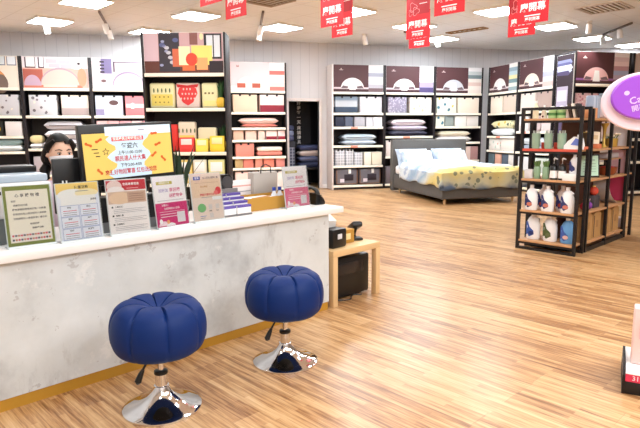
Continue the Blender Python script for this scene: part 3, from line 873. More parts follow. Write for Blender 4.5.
# ================================================================== the tall fruit-cushion display
bk = Unit('tall dark display of fruit cushions standing in front of the back shelving', (-.336, 8.93, 0), R(-15), 1.25, [2.2, 1.69, 1.03, .55, .1], depth=.4, h=2.79, group='tall fruit cushion display')
FG = 'fruit cushions and boxes on the tall display'
def fruitposter(m, W_, H_):
    m.rect(.004, W_ - .004, .004, H_ - .004, -.001, q(206, 168, 172))
    m.rect(.004, W_ * .18, .004, H_ - .004, -.0012, q(214, 186, 196))
    m.rect(.004, W_ - .004, .004, H_ * .3, -.0014, q(96, 50, 40))
    m.rect(W_ * .19, W_ * .45, H_ * .04, H_ - .004, -.0018, q(54, 48, 58))
    for i in range(12):
        a, r = i * 2.4, .02 + .006 * (i % 3)
        m.oval(W_ * (.22 + .19 * ((i * .37) % 1)), H_ * (.2 + .7 * ((i * .61) % 1)), r * 1.4, r, -.0022, (q(150, 156, 190), q(196, 196, 206), q(90, 96, 140))[i % 3], 10)
    m.rect(W_ * .58, W_ * .68, H_ * .7, H_ - .004, -.0018, q(140, 90, 84)); m.oval(W_ * .73, H_ * .9, .03, .05, -.0022, q(250, 230, 180), 12)
    m.rect(W_ * .76, W_ * .98, H_ * .35, H_ * .97, -.0018, q(36, 34, 40)); m.rect(W_ * .79, W_ * .96, H_ * .4, H_ * .93, -.0022, q(226, 232, 240)); m.rect(W_ * .87, W_ * .885, H_ * .4, H_ * .93, -.0026, q(36, 34, 40))
    m.rect(W_ * .36, W_ * .52, H_ * .16, H_ * .6, -.0024, q(206, 104, 70))
    m.rect(W_ * .44, W_ * .58, H_ * .2, H_ * .66, -.0028, q(250, 240, 190)); m.rect(W_ * .6, W_ * .86, H_ * .2, H_ * .68, -.0028, q(248, 222, 120))
    m.oval(W_ * .6, H_ * .34, W_ * .075, H_ * .16, -.0032, q(226, 70, 48), 18)
    m.rect(W_ * .48, W_ * .64, H_ * .06, H_ * .2, -.003, q(222, 110, 60)); m.rect(W_ * .66, W_ * .8, H_ * .08, H_ * .38, -.0032, q(250, 170, 110))
    m.rect(W_ * .82, W_ * .99, .01, H_ * .3, -.003, q(40, 26, 34))
poster(bk, 2.2, 'bedroom poster with fruit cushions on top of the tall display', fruitposter)
LEAFM = pr('pineapple_leaf', (44, 84, 40), 0.55)
def fruit_cushion(x0, x1, z, h, base, label, kind):
    w_ = x1 - x0
    o = tag(MB().box(-w_ / 2, w_ / 2, 0, .12, 0, h, base, .03, seg=3).build('fruit_cushion', None, bk.p((x0 + x1) / 2, .115, z + .001), bk.rz), label, 'cushion', FG)
    m = MB()
    if kind == 'strawberry':
        m.poly([(0, .04), (.08, .09), (.15, .22), (.13, h - .08), (.05, h - .05), (-.05, h - .05), (-.13, h - .08), (-.15, .22), (-.08, .09)], -.002, q(226, 60, 60))
        for i in range(13):
            m.oval(-.1 + .05 * (i % 5) + .02 * (i // 5), h * .38 + .07 * (i // 5), .012, .016, -.003, q(250, 200, 190), 8)
        m.poly([(-.15, h - .07), (.15, h - .07), (.17, h - .02), (.0, h - .04), (-.17, h - .02)], -.003, q(200, 40, 40))
    elif kind == 'pineapple':
        m.rect(-w_ * .42, w_ * .42, .04, h * .55, -.002, q(236, 212, 104))
        for i in range(8):
            m.oval(-.1 + .065 * (i % 4), .09 + .08 * (i // 4), .012, .012, -.003, q(150, 120, 50), 8)
        for i in range(5):
            m.oval(-.12 + .06 * i, h * .7, .012, .035, -.003, q(90, 110, 70), 8)
    elif kind == 'lime':
        m.oval(0, .02, w_ * .42, h * .5, -.002, q(110, 140, 40), 20, 0, PI); m.oval(0, .02, w_ * .37, h * .43, -.0026, q(240, 226, 120), 20, 0, PI)
        for i in range(5):
            m.oval(-.1 + .05 * i, .06 + .02 * (i % 2), .012, .02, -.003, q(170, 180, 70), 8)
    else:
        for i in range(3):
            m.rect(-w_ * .32 + w_ * .22 * i, -w_ * .32 + w_ * .22 * i + .03, h * .55, h * .62, -.002, q(130, 110, 60))
        m.rect(-w_ * .4, w_ * .4, .03, h * .3, -.002, q(250, 232, 150))
    m.build('printed_fruit', o)
    return o
fruit_cushion(.06, .44, 1.69, .38, q(238, 228, 176), 'yellow pineapple cushion on the second shelf of the fruit display', 'pineapple')
fruit_cushion(.46, .82, 1.69, .38, q(240, 212, 200), 'red strawberry cushion between two yellow ones on the fruit display', 'strawberry')
fruit_cushion(.85, 1.1, 1.69, .38, q(238, 230, 178), 'pale yellow cushion beside pineapple leaves on the fruit display', 'plain')
fruit_cushion(.47, .74, 1.03, .46, q(232, 214, 190), 'beige tall cushion with a black pineapple print on the fruit display', 'pineapple')
fruit_cushion(.77, 1.06, 1.03, .37, q(226, 214, 180), 'lime slice print pouch on the fruit display', 'lime')
tag(MB().box(-.1, .1, 0, .1, 0, .42, q(222, 50, 40), .03, seg=3).build('cushion', None, bk.p(.36, .13, 1.031), bk.rz), 'plain red cushion behind the screen on the fruit display', 'cushion', FG)
for x, y, z, lb in ((1.14, .12, 1.69, 'spiky green plush leaves above the pale yellow cushion'), (1.13, .25, 1.03, 'spiky green plush leaves beside the lime pouch'), (.12, .1, 1.03, 'spiky green plush leaves behind the yellow screen corner')):
    o = thing('pineapple_plush', lb, 'cushion', bk.p(x, y, z + .001), bk.rz, FG)
    MB().cushion(.12, .12, .16, q(236, 190, 60)).build('fruit_body', o)
    f = MB()
    for k in range(12):
        a = k * 2.4
        ln = .12 + .03 * (k % 3)
        f.tube([(.01 * math.cos(a), .01 * math.sin(a), .13), (.03 * math.cos(a), .03 * math.sin(a), .13 + ln), (.055 * math.cos(a), .055 * math.sin(a), .16 + 1.4 * ln)], [.012, .012, .002], LEAFM, 6)
    f.build('leaves', o)
def fbox(x0, x1, z, h, m, lb, y=-.0, panel=None):
    w_ = x1 - x0
    o = tag(MB().box(-w_ / 2, w_ / 2, 0, .095, 0, h, m, .012).build('gift_box', None, bk.p((x0 + x1) / 2, .012 + y, z + .001), bk.rz), lb, 'box', FG)
    MB().box(-w_ * .36, w_ * .36, -.003, .0, h * .5, h * .9, panel or PAPER, .001).build('paper_label', o)
    MB().box(-w_ * .42, w_ * .42, -.003, .0, h * .08, h * .4, q(250, 220, 150) if panel is None else m, .001).build('printed_band', o)
fbox(.5, .73, 1.03, .22, q(226, 60, 56), 'red strawberry gift box at the front of the fruit display', -.002, q(250, 226, 220))
fbox(.75, .94, 1.03, .2, q(246, 222, 90), 'yellow gift box in the middle front of the fruit display', -.002, q(250, 240, 190))
fbox(.97, 1.19, 1.03, .24, q(250, 208, 60), 'bright yellow gift box at the leafy end of the fruit display', -.002, q(250, 236, 170))
for i, (a, b, m) in enumerate(((.5, .68, q(236, 206, 120)), (.7, .9, q(232, 226, 206)), (.93, 1.18, q(222, 220, 150)), (.28, .46, q(226, 120, 80)))):
    fbox(a, b, .55, .36, m, ('mustard gift box low on the fruit display behind the papers', 'cream gift box low on the fruit display behind the papers', 'pale green gift box low on the fruit display behind the papers', 'orange gift box low on the fruit display behind the papers')[i], .02)

# ================================================================== inside the dark doorway
dv = 'dark bedding inside the doorway'
o = thing('display_table', 'dark low display table inside the doorway', 'table', (3.33, 13.25, 0), 0)
MB().box(-.5, .5, -.3, .3, .42, .46, BLACK, .004).build('table_top', o)
for sx in (-1, 1):
    for sy in (-1, 1):
        MB().box(sx * .47 - .02, sx * .47 + .02, sy * .27 - .02, sy * .27 + .02, 0, .42, BLACK).build('leg', o)
U0 = _E(); U0.p = lambda x, y, z: Vector((2.72 + x, 12.95 + y, z)); U0.rz = 0
for i in range(4):
    pillow(U0, .62, .46 + .136 * i, .7, .4, .135, (q(52, 58, 92), q(100, 106, 140), q(226, 206, 200), q(66, 74, 116))[i],
           ('navy bottom pillow on the table inside the doorway', 'slate pillow, second up inside the doorway', 'pinkish pillow, third up inside the doorway', 'navy top pillow of the pile inside the doorway')[i], dv, y=.3)
o = thing('wall_banner', 'black upright banner with white characters inside the doorway', 'banner', (3.12, 13.6, 0), 0)
MB().box(-.3, .3, 0, .015, .95, 2.15, pr('black_banner', (20, 17, 24), .6)).build('sheet', o)
m = MB()
for i, ch in enumerate('好夢每一天'):
    m.text(ch, .0, 2.0 - .115 * i, .1, -.002, WHITEINK)
for i, ch in enumerate('床舖寢具'):
    m.text(ch, .0, 1.4 - .115 * i, .1, -.002, WHITEINK)
m.build('lettering', o)
MB().box(-.32, .32, -.01, .03, 0, .04, BLACK, .004).build('base', o)
for sx in (-1, 1):
    MB().box(sx * .29 - .01, sx * .29 + .01, .016, .03, .04, 2.17, BLACK).build('pole', o)
o = thing('hanging_rack', 'dark rack of folded quilts just inside the doorway', 'rack', (2.66, 12.98, 0), 0)
MB().box(-.2, .22, -.02, .3, .0, 1.1, pr('dark_rack', (34, 32, 44), .6), .01).build('body', o)
MB().box(-.18, .2, -.024, -.018, .3, .95, pat('rack_check', 'check', (70, 74, 96), (150, 154, 172), 14)).build('sample_cloth', o)
for i in range(3):
    tag(MB().box(-.19, .2, 0, .3, 0, .12, (q(80, 86, 124), q(130, 138, 170), q(64, 70, 104))[i], .035, seg=3).build('folded_quilt', None, (2.66, 12.98, 1.101 + .122 * i)),
        ('navy folded quilt at the bottom of the pile on the doorway rack', 'slate folded quilt mid pile on the doorway rack', 'dark folded quilt topping the doorway rack')[i], 'quilt', dv)
# ================================================================== the bed
BEDGREY = pat('bed_grey_cloth', 'mottle', (96, 94, 92), (84, 82, 80), 60, rough=.85)
OAK = pr('pale_wood', (226, 190, 140), 0.45)
BX, BY = 5.5, 10.2
bed = thing('bed', 'grey upholstered double bed with a tall headboard in front of the plum poster shelving', 'bed', (BX, BY, 0))
MB().box(-.85, .93, 1.1, 1.22, .04, 1.14, BEDGREY, .03, seg=3).build('headboard', bed)
MB().box(-.81, .81, -1.15, 1.1, .1, .4, BEDGREY, .025, seg=3).build('bed_base', bed)
MB().box(-.79, .79, -1.12, 1.08, .4, .585, q(236, 236, 240), .05, seg=3).build('mattress', bed)
for x, y in ((-.7, -1.05), (.7, -1.05), (-.7, 1.0), (.7, 1.0)):
    MB().cyl(x, y, 0, .1, .022, OAK, 12, .03).build('leg', bed)

def duvet_mat():
    k = NT('tree_print_duvet', 0.8)
    v = k.coord()
    sp = k.n('ShaderNodeSeparateXYZ'); k.l(v, sp.inputs[0])
    n1 = k.noise(v, 2.2, 3)
    n2 = k.noise(v, 7.0, 3)
    arc = k.math('ADD', sp.outputs[1], sp.outputs[2])
    f = k.math('ADD', k.math('MULTIPLY', arc, 0.42), k.math('ADD', k.math('MULTIPLY', n1, .2), .36))
    base = k.ramp(f, [(0.0, (44, 56, 84)), (0.07, (84, 104, 132)), (0.12, (186, 184, 156)), (0.22, (212, 192, 116)), (0.33, (214, 200, 140)), (0.40, (204, 212, 212)), (.48, (150, 176, 198)), (.56, (206, 216, 224)), (.66, (150, 176, 202)), (.8, (212, 222, 230))])
    vo = k.n('ShaderNodeTexVoronoi'); vo.inputs['Scale'].default_value = 6.5
    k.l(v, vo.inputs['Vector'])
    tree = k.math('MULTIPLY', k.math('LESS_THAN', vo.outputs['Distance'], .3), k.math('MULTIPLY', k.math('LESS_THAN', f, .27), k.math('GREATER_THAN', f, .1)))
    col = k.mix(k.math('MULTIPLY', tree, .8), base, (92, 104, 92))
    streak = k.math('MULTIPLY', k.math('GREATER_THAN', n2, .56), k.math('GREATER_THAN', f, .44))
    col = k.mix(k.math('MULTIPLY', streak, .7), col, (146, 170, 204))
    return k.out(col)
DUV = duvet_mat()
def duvet():
    nx, ny = 56, 60
    m = MB()
    vs_, fs_ = [], []
    hx, top = .82, .665
    for j in range(ny + 1):
        b = -1.52 + (0.72 + 1.52) * j / ny
        for i in range(nx + 1):
            a = -1.12 + 2.24 * i / nx
            def fold(u, lim):
                d = abs(u) - lim
                if d <= -.08: return abs(u), 0.0
                r = .08
                t = min((d + r) / r, 1.57)
                if d + r < 1.57 * r:
                    return lim - r + r * math.sin(t) + .0, r * (1 - math.cos(t))
                return lim + .015, d + r - 1.57 * r + r
            px, dx = fold(a, hx)
            py, dy = fold(b, 1.17) if b < 0 else (b, 0)
            x = math.copysign(px, a)
            y = -py if b < 0 else b
            drop = max(dx, dy)
            wr = .012 * math.sin(7 * a + 3 * b) + .014 * math.sin(11 * b - 4 * a) + .008 * math.sin(23 * a + 13 * b)
            if drop > .08:
                x += math.copysign(.018 * (1 + math.sin(16 * b)), a) if dx > .08 else 0
                y -= .018 * (1 + math.sin(15 * a)) if dy > .08 else 0
                z = top - drop + .02 * math.sin(9 * (a + b)) * min(1, drop * 4)
            else:
                z = top - drop + wr
            if b > .6: z += .03 * math.sin((b - .6) / .12 * PI) 
            vs_.append((x, y, z))
    for j in range(ny):
        for i in range(nx):
            k = j * (nx + 1) + i
            fs_.append((k, k + 1, k + nx + 2, k + nx + 1))
    m.add(vs_, fs_, DUV, True)
    o = m.build('duvet', None, (BX, BY, 0))
    md = o.modifiers.new('thickness', 'SOLIDIFY'); md.thickness = .028; md.offset = -1
    return tag(o, 'pale blue and yellow tree print duvet spread on the grey bed', 'duvet')
duvet()
PILM = pat('pale_blue_print', 'mottle', (200, 208, 218), (134, 158, 188), 5)
_pm = MB().cushion(.74, .46, .2, PILM).mesh('bed_pillow')
for x, y, ang, z, lb in ((-.44, .95, 62, .76, 'pale blue pillow leaning on the headboard end nearest the doorway, rear one'), (.4, .95, 62, .76, 'pale blue pillow leaning on the headboard towards the corner, rear one'),
                         (-.4, .76, 50, .735, 'pale blue front pillow on the doorway side of the bed'), (.4, .76, 50, .735, 'pale blue front pillow on the corner side of the bed')):
    o = bpy.data.objects.new('bed_pillow', _pm); C.objects.link(o)
    o.matrix_world = Matrix.Translation((BX + x, BY + y, z)) @ Matrix.Rotation(R(ang), 4, 'X') @ Matrix.Translation((0, -.03, -.1))
    tag(o, lb, 'pillow', 'pillows on the bed')

# ================================================================== the reception counter
def concrete():
    k = NT('concrete_print', 0.45)
    v = k.coord()
    a = k.noise(v, 2.2, 8, .62)
    b = k.noise(v, 9.0, 6, .7)
    c = k.noise(k.coord(rot=(0, .6, 0), scale=(1, 1, .35)), 5.0, 6, .7)
    col = k.ramp(a, [(0.3, (178, 181, 183)), (0.46, (208, 212, 213)), (0.7, (222, 226, 228))])
    col = k.mix(k.math('MULTIPLY', k.math('GREATER_THAN', b, .63), .4), col, (150, 142, 142))
    s = k.ramp(c, [(0.56, (0, 0, 0)), (0.68, (255, 255, 255))])
    sc = k.n('ShaderNodeSeparateColor'); k.l(s, sc.inputs[0])
    col = k.mix(k.math('MULTIPLY', sc.outputs[0], .45), col, (150, 148, 148))
    w2 = k.ramp(k.noise(v, 3.7, 7, .7), [(0.60, (0, 0, 0)), (0.66, (255, 255, 255))])
    sc2 = k.n('ShaderNodeSeparateColor'); k.l(w2, sc2.inputs[0])
    col = k.mix(k.math('MULTIPLY', sc2.outputs[0], .4), col, (244, 242, 240))
    return k.out(col, bump=b, bstr=.04, bdist=.002)
CONC = concrete()
BRASS = pr('golden_kick_plate', (198, 150, 54), 0.38, 0.25)
TOPZ = .782
ct = thing('reception_counter', 'long white-topped reception counter with a grey concrete front and golden kick plate', 'counter', (0, 0, 0), A)
MB().box(-1.6, 2.896, 2.906, 3.3, .062, .737, CONC).build('body', ct)
MB().box(-1.6, 3.02, 2.868, 3.5, .737, TOPZ, WHITE, .005).build('countertop', ct)
MB().box(-1.6, 2.89, 2.912, 3.29, 0, .062, BRASS).build('kick_plate', ct)

# ---- paper sign holders along the front edge
def clear_mat():
    m = bpy.data.materials.new('clear_acrylic')
    m.use_nodes = True
    t = m.node_tree
    t.nodes.remove(t.nodes['Principled BSDF'])
    mx = t.nodes.new('ShaderNodeMixShader'); tr = t.nodes.new('ShaderNodeBsdfTransparent'); gl = t.nodes.new('ShaderNodeBsdfGlossy')
    fr = t.nodes.new('ShaderNodeFresnel'); fr.inputs['IOR'].default_value = 1.45
    gl.inputs['Roughness'].default_value = .03
    tr.inputs['Color'].default_value = (.97, .98, .98, 1)
    t.links.new(fr.outputs[0], mx.inputs[0]); t.links.new(tr.outputs[0], mx.inputs[1]); t.links.new(gl.outputs[0], mx.inputs[2])
    t.links.new(mx.outputs[0], t.nodes['Material Output'].inputs['Surface'])
    return m
CLEAR = clear_mat()
ACR = pr('acrylic_edge', (214, 222, 224), 0.12)
def holder(s, t, label, draw, rz=A, w_=.215, h_=.305, tilt=8):
    o = thing('sign_holder', label, 'sign', cs(s, t, TOPZ + .001), rz, 'paper signs in clear holders on the counter')
    M = Matrix.Rotation(R(-tilt), 4, 'X')
    m = MB().box(-w_ / 2, w_ / 2, -.0006, .0006, .006, h_, PAPER, 0, M)
    draw(m, M, w_, h_)
    m.build('sheet', o)
    MB().box(-w_ / 2 - .004, w_ / 2 + .004, -.006, -.0035, .0, h_ + .003, CLEAR, 0, M).build('front_pane', o)
    MB().box(-w_ / 2 - .004, w_ / 2 + .004, .002, .0045, .0, h_ + .003, ACR, 0, M).build('back_pane', o)
    MB().box(-w_ / 2 - .004, w_ / 2 + .004, -.01, .075, 0, .003, ACR).box(-w_ / 2 - .004, w_ / 2 + .004, -.012, -.009, 0, .012, ACR).build('foot', o)
    return o
def F(m, M, w_, h_):        # drawing helpers in 0..1 sheet coordinates, z up
    y = -.0010
    st = [y]
    def rect(x0, x1, z0, z1, c):
        st[0] -= .00006
        m.rect((x0 - .5) * w_, (x1 - .5) * w_, .006 + z0 * (h_ - .006), .006 + z1 * (h_ - .006), st[0], c, M)
    def txt(b, x, z, size, c, mw=None):
        st[0] -= .00006
        m.text(b, (x - .5) * w_, .006 + z * (h_ - .006), size * h_, st[0], c, M, mw * w_ if mw else None)
    def oval(x, z, rx, rz, c, a0=0, a1=2 * PI):
        st[0] -= .00006
        m.oval((x - .5) * w_, .006 + z * (h_ - .006), rx * w_, rz * h_, st[0], c, 18, a0, a1, M)
    return rect, txt, oval
OLIVE = q(122, 134, 44); CREAMP = q(246, 238, 222)
def s1(m, M, w_, h_):
    rect, txt, oval = F(m, M, w_, h_)
    rect(0, 1, 0, 1, OLIVE); rect(.06, .95, .07, .93, CREAMP)
    txt('心 享 購 物 禮', .5, .84, .06, INK, .6)
    txt('您好', .2, .75, .035, INK)
    txt('感謝您的光臨', .34, .68, .035, INK)
    for i, b in enumerate(('購物滿額即贈精美好禮一份數量', '有限送完為止請洽服務人員謝謝', '活動期間加入會員再享優惠折扣')):
        txt(b, .52, .61 - .075 * i, .036, INK, .8)
    txt('敬請把握', .6, .36, .035, INK); txt('開幕慶活動', .66, .29, .035, INK)
    for i in range(2):
        rect(.07, .94, .16 - .07 * i, .21 - .07 * i, WQ)
        for k in range(14):
            rect(.1 + .059 * k, .14 + .059 * k, .17 - .07 * i, .2 - .07 * i, (REDINK, INK, q(200, 120, 60))[(k + i) % 3])
def s2(m, M, w_, h_):
    rect, txt, oval = F(m, M, w_, h_)
    PB = q(206, 214, 238); rect(0, 1, 0, 1, q(232, 236, 248)); rect(0, 1, .82, 1, q(248, 214, 120)); oval(.36, .8, .34, .1, PAPER); oval(.71, .82, .28, .07, q(252, 236, 190))
    txt('優惠活動', .6, .92, .06, INK); rect(.45, .75, .85, .862, GREYINK); rect(.08, .92, .62, .78, PAPER)
    txt('滿額禮', .86, .7, .035, INK, .16)
    for i in range(3):
        for j in range(2):
            x = .06 + .46 * j; z = .03 + .2 * (2 - i)
            rect(x - .01, x + .43, z - .004, z + .19, q(150, 164, 204)); rect(x, x + .42, z + .004, z + .182, q(238, 240, 250))
            txt(('床包', '枕頭', '棉被', '床墊', '涼被', '保潔墊')[i * 2 + j], x + .2, z + .15, .036, INK)
            for k in range(3):
                rect(x + .05, x + .37, z + .09 - .035 * k, z + .1 - .035 * k, (REDINK, GREYINK, GREYINK)[k])
def s3(m, M, w_, h_):
    rect, txt, oval = F(m, M, w_, h_)
    rect(0, 1, 0, 1, q(250, 242, 240)); rect(.0, 1, .8, .99, q(206, 40, 58)); oval(.2, .88, .19, .11, q(240, 214, 208)); oval(.23, .8, .22, .08, q(250, 240, 238))
    txt('會員專屬禮遇', .62, .91, .052, WHITEINK, .5); rect(.5, .8, .83, .842, q(250, 190, 190))
    rect(.02, .98, .56, .78, q(222, 190, 168)); oval(.31, .66, .28, .11, q(238, 206, 176)); rect(.5, .96, .58, .76, q(206, 168, 146))
    for k in range(4): rect(.54, .92, .6 + .04 * k, .607 + .04 * k, q(150, 100, 84))
    for i, b in enumerate(('入會方式', '會員優惠', '注意事項')):
        z = .5 - .16 * i
        rect(.08, .12, z - .015, z + .015, INK); txt(b, .26, z, .036, INK)
        for k in range(3): rect(.12, .94 - .1 * (k % 2), z - .05 - .03 * k, z - .044 - .03 * k, GREYINK)
def promo(mag, soft):
    def s4(m, M, w_, h_):
        rect, txt, oval = F(m, M, w_, h_)
        rect(0, 1, 0, 1, q(252, 246, 248)); rect(.1, .6, .84, .9, q(206, 190, 90)); txt('開幕限定好禮', .35, .87, .04, PAPER, .46)
        txt('加好友', .3, .72, .075, q(170, 150, 200)); txt('享好康', .66, .72, .085, soft); txt('送購物金', .68, .61, .08, soft, .5)
        rect(.08, .9, .52, .528, GREYINK)
        rect(0, 1, 0, .48, mag); txt('點選加入', .3, .43, .04, WHITEINK)
        txt('立即掃描加入會員', .5, .36, .045, WHITEINK, .62); rect(.1, .9, .3, .306, WHITEINK)
        rect(.12, .62, .25, .26, WHITEINK); rect(.12, .7, .2, .21, WHITEINK)
        rect(.64, .9, .07, .28, q(230, 226, 228))
        oval(.2, .03, .16, .09, q(250, 220, 228), 0, PI); oval(.42, .02, .14, .06, WHITEINK, 0, PI); oval(.12, .12, .05, .05, WHITEINK); oval(.34, .1, .05, .04, q(250, 180, 120))
    return s4
def s5(m, M, w_, h_):
    rect, txt, oval = F(m, M, w_, h_)
    rect(0, 1, 0, 1, q(240, 218, 204)); rect(.02, .98, .5, .88, q(238, 208, 180)); rect(.1, .32, .87, .94, q(70, 96, 170)); txt('會員', .21, .905, .05, WHITEINK)
    txt('加入好友 掌握優惠', .66, .9, .048, q(120, 80, 100), .52); rect(.12, .9, .8, .806, q(190, 150, 120))
    txt('官方帳號', .42, .72, .045, q(206, 150, 90)); txt('專屬好禮等您拿', .5, .55, .05, REDINK, .52); rect(.3, .7, .49, .5, GREYINK)
    oval(.88, .62, .1, .08, q(226, 60, 70)); oval(.8, .58, .07, .05, q(240, 120, 120)); rect(.66, .98, .43, .5, PAPER)
    oval(.28, .28, .14, .09, q(120, 190, 120)); rect(.5, .62, .24, .34, q(220, 210, 206)); rect(.74, .86, .24, .34, q(220, 210, 206)); rect(.52, .64, .06, .16, q(220, 210, 206))
    txt('掃我', .56, .2, .035, INK); txt('加入', .8, .2, .035, INK); rect(.2, .4, .1, .112, q(90, 120, 190)); rect(.2, .36, .06, .072, GREYINK)
holder(.87, 2.968, 'olive-bordered letter sign in a clear holder, in front of the white printer', s1, A + R(-3))
holder(1.105, 2.93, 'white price grid sign with a yellow header in a clear holder', s2, A)
holder(1.375, 2.94, 'white sign with a red arched header in front of the yellow screen', s3, A - R(2), .225)
holder(1.655, 2.965, 'magenta and white promotion sign just past the yellow screen', promo(q(214, 22, 116), q(214, 30, 110)), A + R(6), .22)
holder(1.922, 2.99, 'peach and pink club sign with a blue badge, beside the small card rack', s5, A + R(1), .222)
holder(2.735, 3.062, 'pale pink promotion sign near the counter end, in front of the kraft box', promo(q(236, 110, 150), q(230, 90, 130)), A, .23)

# ---- signage screen and the machines on the counter
YEL = q(240, 206, 82); SKY = q(206, 226, 238)
def emi(n, c, s=.32): return pr('screen_' + n, c, .3, emit=s)
scr = thing('signage_screen', 'tilted black screen showing a yellow and pale blue event notice', 'screen', cs(1.515, 3.17, TOPZ), A)
SM = Matrix.Rotation(R(-2.6), 4, 'Y')
T_ = Matrix.Translation((0, 0, .004)) @ SM
MB().box(-.288, .288, -.015, .03, .265, .612, PLASTIC, .008, M=T_).build('bezel', scr)
m = MB()
sw, z0, z1, yy = .272, .3, .595, -.0165
m.rect(-sw, sw, z0, z1 - .035, yy, emi('yellow', (226, 194, 104)), T_)
wavy = [(-.11 - .03 * math.sin(i * 1.3), z0 + (z1 - z0 - .05) * i / 12) for i in range(13)]
wav2 = [(.105 + .025 * math.sin(i * 1.1 + 1), z0 + (z1 - z0 - .05) * i / 12) for i in range(13)]
for i in range(12):
    m.poly([wavy[i], wav2[i], wav2[i + 1], wavy[i + 1]], yy - .0003, emi('sky', (198, 220, 234)), T_)
m.rect(-.14, .272, z1 - .05, z1, yy - .0004, emi('bar', (214, 232, 244)), T_)
m.rect(.06, .1, z1 - .027, z1 - .022, yy - .0008, GREYINK, T_)
ER, EK = emi('red', (196, 16, 44), .12), pr('screen_ink', (24, 24, 30), .4)
m.rect(-.105, .09, z1 - .083, z1 - .06, yy - .0006, emi('redbar', (196, 60, 70), .35), T_)
m.text('開幕慶典活動時間公告', -.007, z1 - .0715, .02, yy - .001, emi('pale', (250, 220, 214), .6), T_, .18)
m.text('每週六', 0, z1 - .115, .034, yy - .0008, EK, T_)
m.text('上午11:00-12:00', 0, z1 - .152, .024, yy - .0008, EK, T_, .15)
m.text('親民達人什大集', 0, z1 - .187, .034, yy - .0008, ER, T_, .19)
m.text('下午2:00-4:00', 0, z1 - .225, .024, yy - .0008, EK, T_, .13)
m.text('來逛好物超驚喜 紅包送給您', 0, z1 - .262, .032, yy - .0008, ER, T_, .32)
BRN = emi('brown', (196, 92, 36), .4)
for x, z, a in ((-.24, .5, .3), (-.18, .52, -.6), (-.19, .345, .7), (.16, .545, -.2), (.18, .48, -.5), (.15, .42, -.8), (.21, .39, .7)):
    Mx = T_ @ Matrix.Translation((x, 0, z)) @ Matrix.Rotation(a, 4, 'Y')
    m.rect(-.016, .016, -.006, .006, yy - .0006, BRN, Mx)
    m.oval(-.014, .003, .008, .008, yy - .0007, BRN, 10, M=Mx); m.oval(.014, -.002, .008, .008, yy - .0007, BRN, 10, M=Mx)
for i, (x0, x1) in enumerate(((-.225, -.19), (-.215, -.185), (-.205, -.18))):
    m.rect(x0, x1, .47 - .02 * i, .475 - .02 * i, yy - .0006, EK, T_ @ Matrix.Translation((0, 0, 0)))
star = []
for i in range(10):
    r = .022 if i % 2 == 0 else .01
    star.append((-.145 + r * math.cos(PI / 2 + i * PI / 5), .455 + r * math.sin(PI / 2 + i * PI / 5)))
for i in range(10):
    a, b = star[i], star[(i + 1) % 10]
    c = [(-.145 + (p[0] + .145) * .72, .455 + (p[1] - .455) * .72) for p in (a, b)]
    m.poly([a, c[0], c[1], b], yy - .0006, EK, T_)
m.build('lit_screen', scr)
MB().box(-.03, .03, .03, .06, .012, .45, PLASTIC, .004).build('neck', scr)
MB().box(-.13, .13, -.0, .16, 0, .012, PLASTIC, .004).build('base', scr)

o = thing('storage_box', 'black box standing behind the paper signs under the yellow screen', 'box', cs(1.42, 3.062, TOPZ + .001), A)
MB().box(-.24, .2, 0, .09, 0, .2, pr('black_box', (24, 23, 27), .45), .008).build('body', o)
MB().box(-.24, .2, -.003, 0, .0, .06, pr('grey_band', (120, 120, 122), .5), .001).build('lower_band', o)
o = thing('pos_display', 'black counter display seen from behind, hiding the clerk below the eyes', 'monitor', cs(1.225, 3.31, TOPZ + .001), A - R(6))
MB().box(-.12, .14, -.012, .015, .1, .416, PLASTIC, .008).build('housing', o)
MB().box(-.03, .03, .0, .03, .01, .16, PLASTIC, .003).build('neck', o)
MB().box(-.09, .09, -.06, .08, 0, .012, PLASTIC, .004).build('base', o)
for x in (-.07, -.05):
    MB().box(x - .004, x + .004, -.016, -.012, .25, .29, PAPER, .001).build('white_clip', o)
PRW = pr('printer_white', (228, 226, 226), .4)
o = thing('printer', 'big white printer with a black lid behind the olive-bordered letter', 'printer', cs(.78, 3.2, TOPZ + .001), A)
MB().box(-.34, .25, -.1, .28, .13, .31, PRW, .02).build('body', o)
MB().box(-.34, .25, -.09, .28, 0, .13, pr('printer_grey', (104, 110, 110), .5), .01).build('paper_tray', o)
MB().box(-.33, .24, -.07, .27, .31, .35, pr('feeder_pale', (176, 190, 204), .25), .01).build('lid', o)
MB().box(-.33, .24, .1, .27, .35, .385, PLASTIC, .006).build('document_feeder', o)
MB().box(-.26, .18, -.106, -.098, .255, .272, INK, .002).build('control_panel', o)

# ---- spiky plant
o = thing('potted_plant', 'dark spiky potted plant between the yellow screen and the peach sign', 'plant', cs(1.94, 3.37, TOPZ + .001), A)
MB().lathe([(.045, 0), (.06, .09), (.062, .1), (.052, .1)], PLASTIC, 20).build('pot', o)
f = MB()
for k in range(14):
    a = k * 2.4
    ln = .3 + .1 * ((k * 7) % 5) / 5
    c_, s_ = math.cos(a), math.sin(a)
    sp_ = .03 + .05 * (k % 3)
    p0, p1, p2 = Vector((.015 * c_, .015 * s_, .09)), Vector((sp_ * .6 * c_, sp_ * .6 * s_, .09 + ln * .6)), Vector((sp_ * 1.3 * c_, sp_ * 1.3 * s_, .09 + ln))
    n_ = Vector((-s_, c_, 0)) * .016
    nn = Vector((c_, s_, 0)) * .003
    vs_ = [p0 - n_ * .7, p0 + n_ * .7, p1 - n_, p1 + n_, p2, p0 - n_ * .7 + nn, p0 + n_ * .7 + nn, p1 - n_ + nn, p1 + n_ + nn, p2 + nn]
    f.add([tuple(v) for v in vs_], [(0, 1, 3, 2), (2, 3, 4), (5, 7, 8, 6), (7, 9, 8), (0, 2, 7, 5), (1, 6, 8, 3), (2, 4, 9, 7), (3, 8, 9, 4)], pr('spiky_leaf', (36, 58, 34), .5))
f.build('leaves', o)

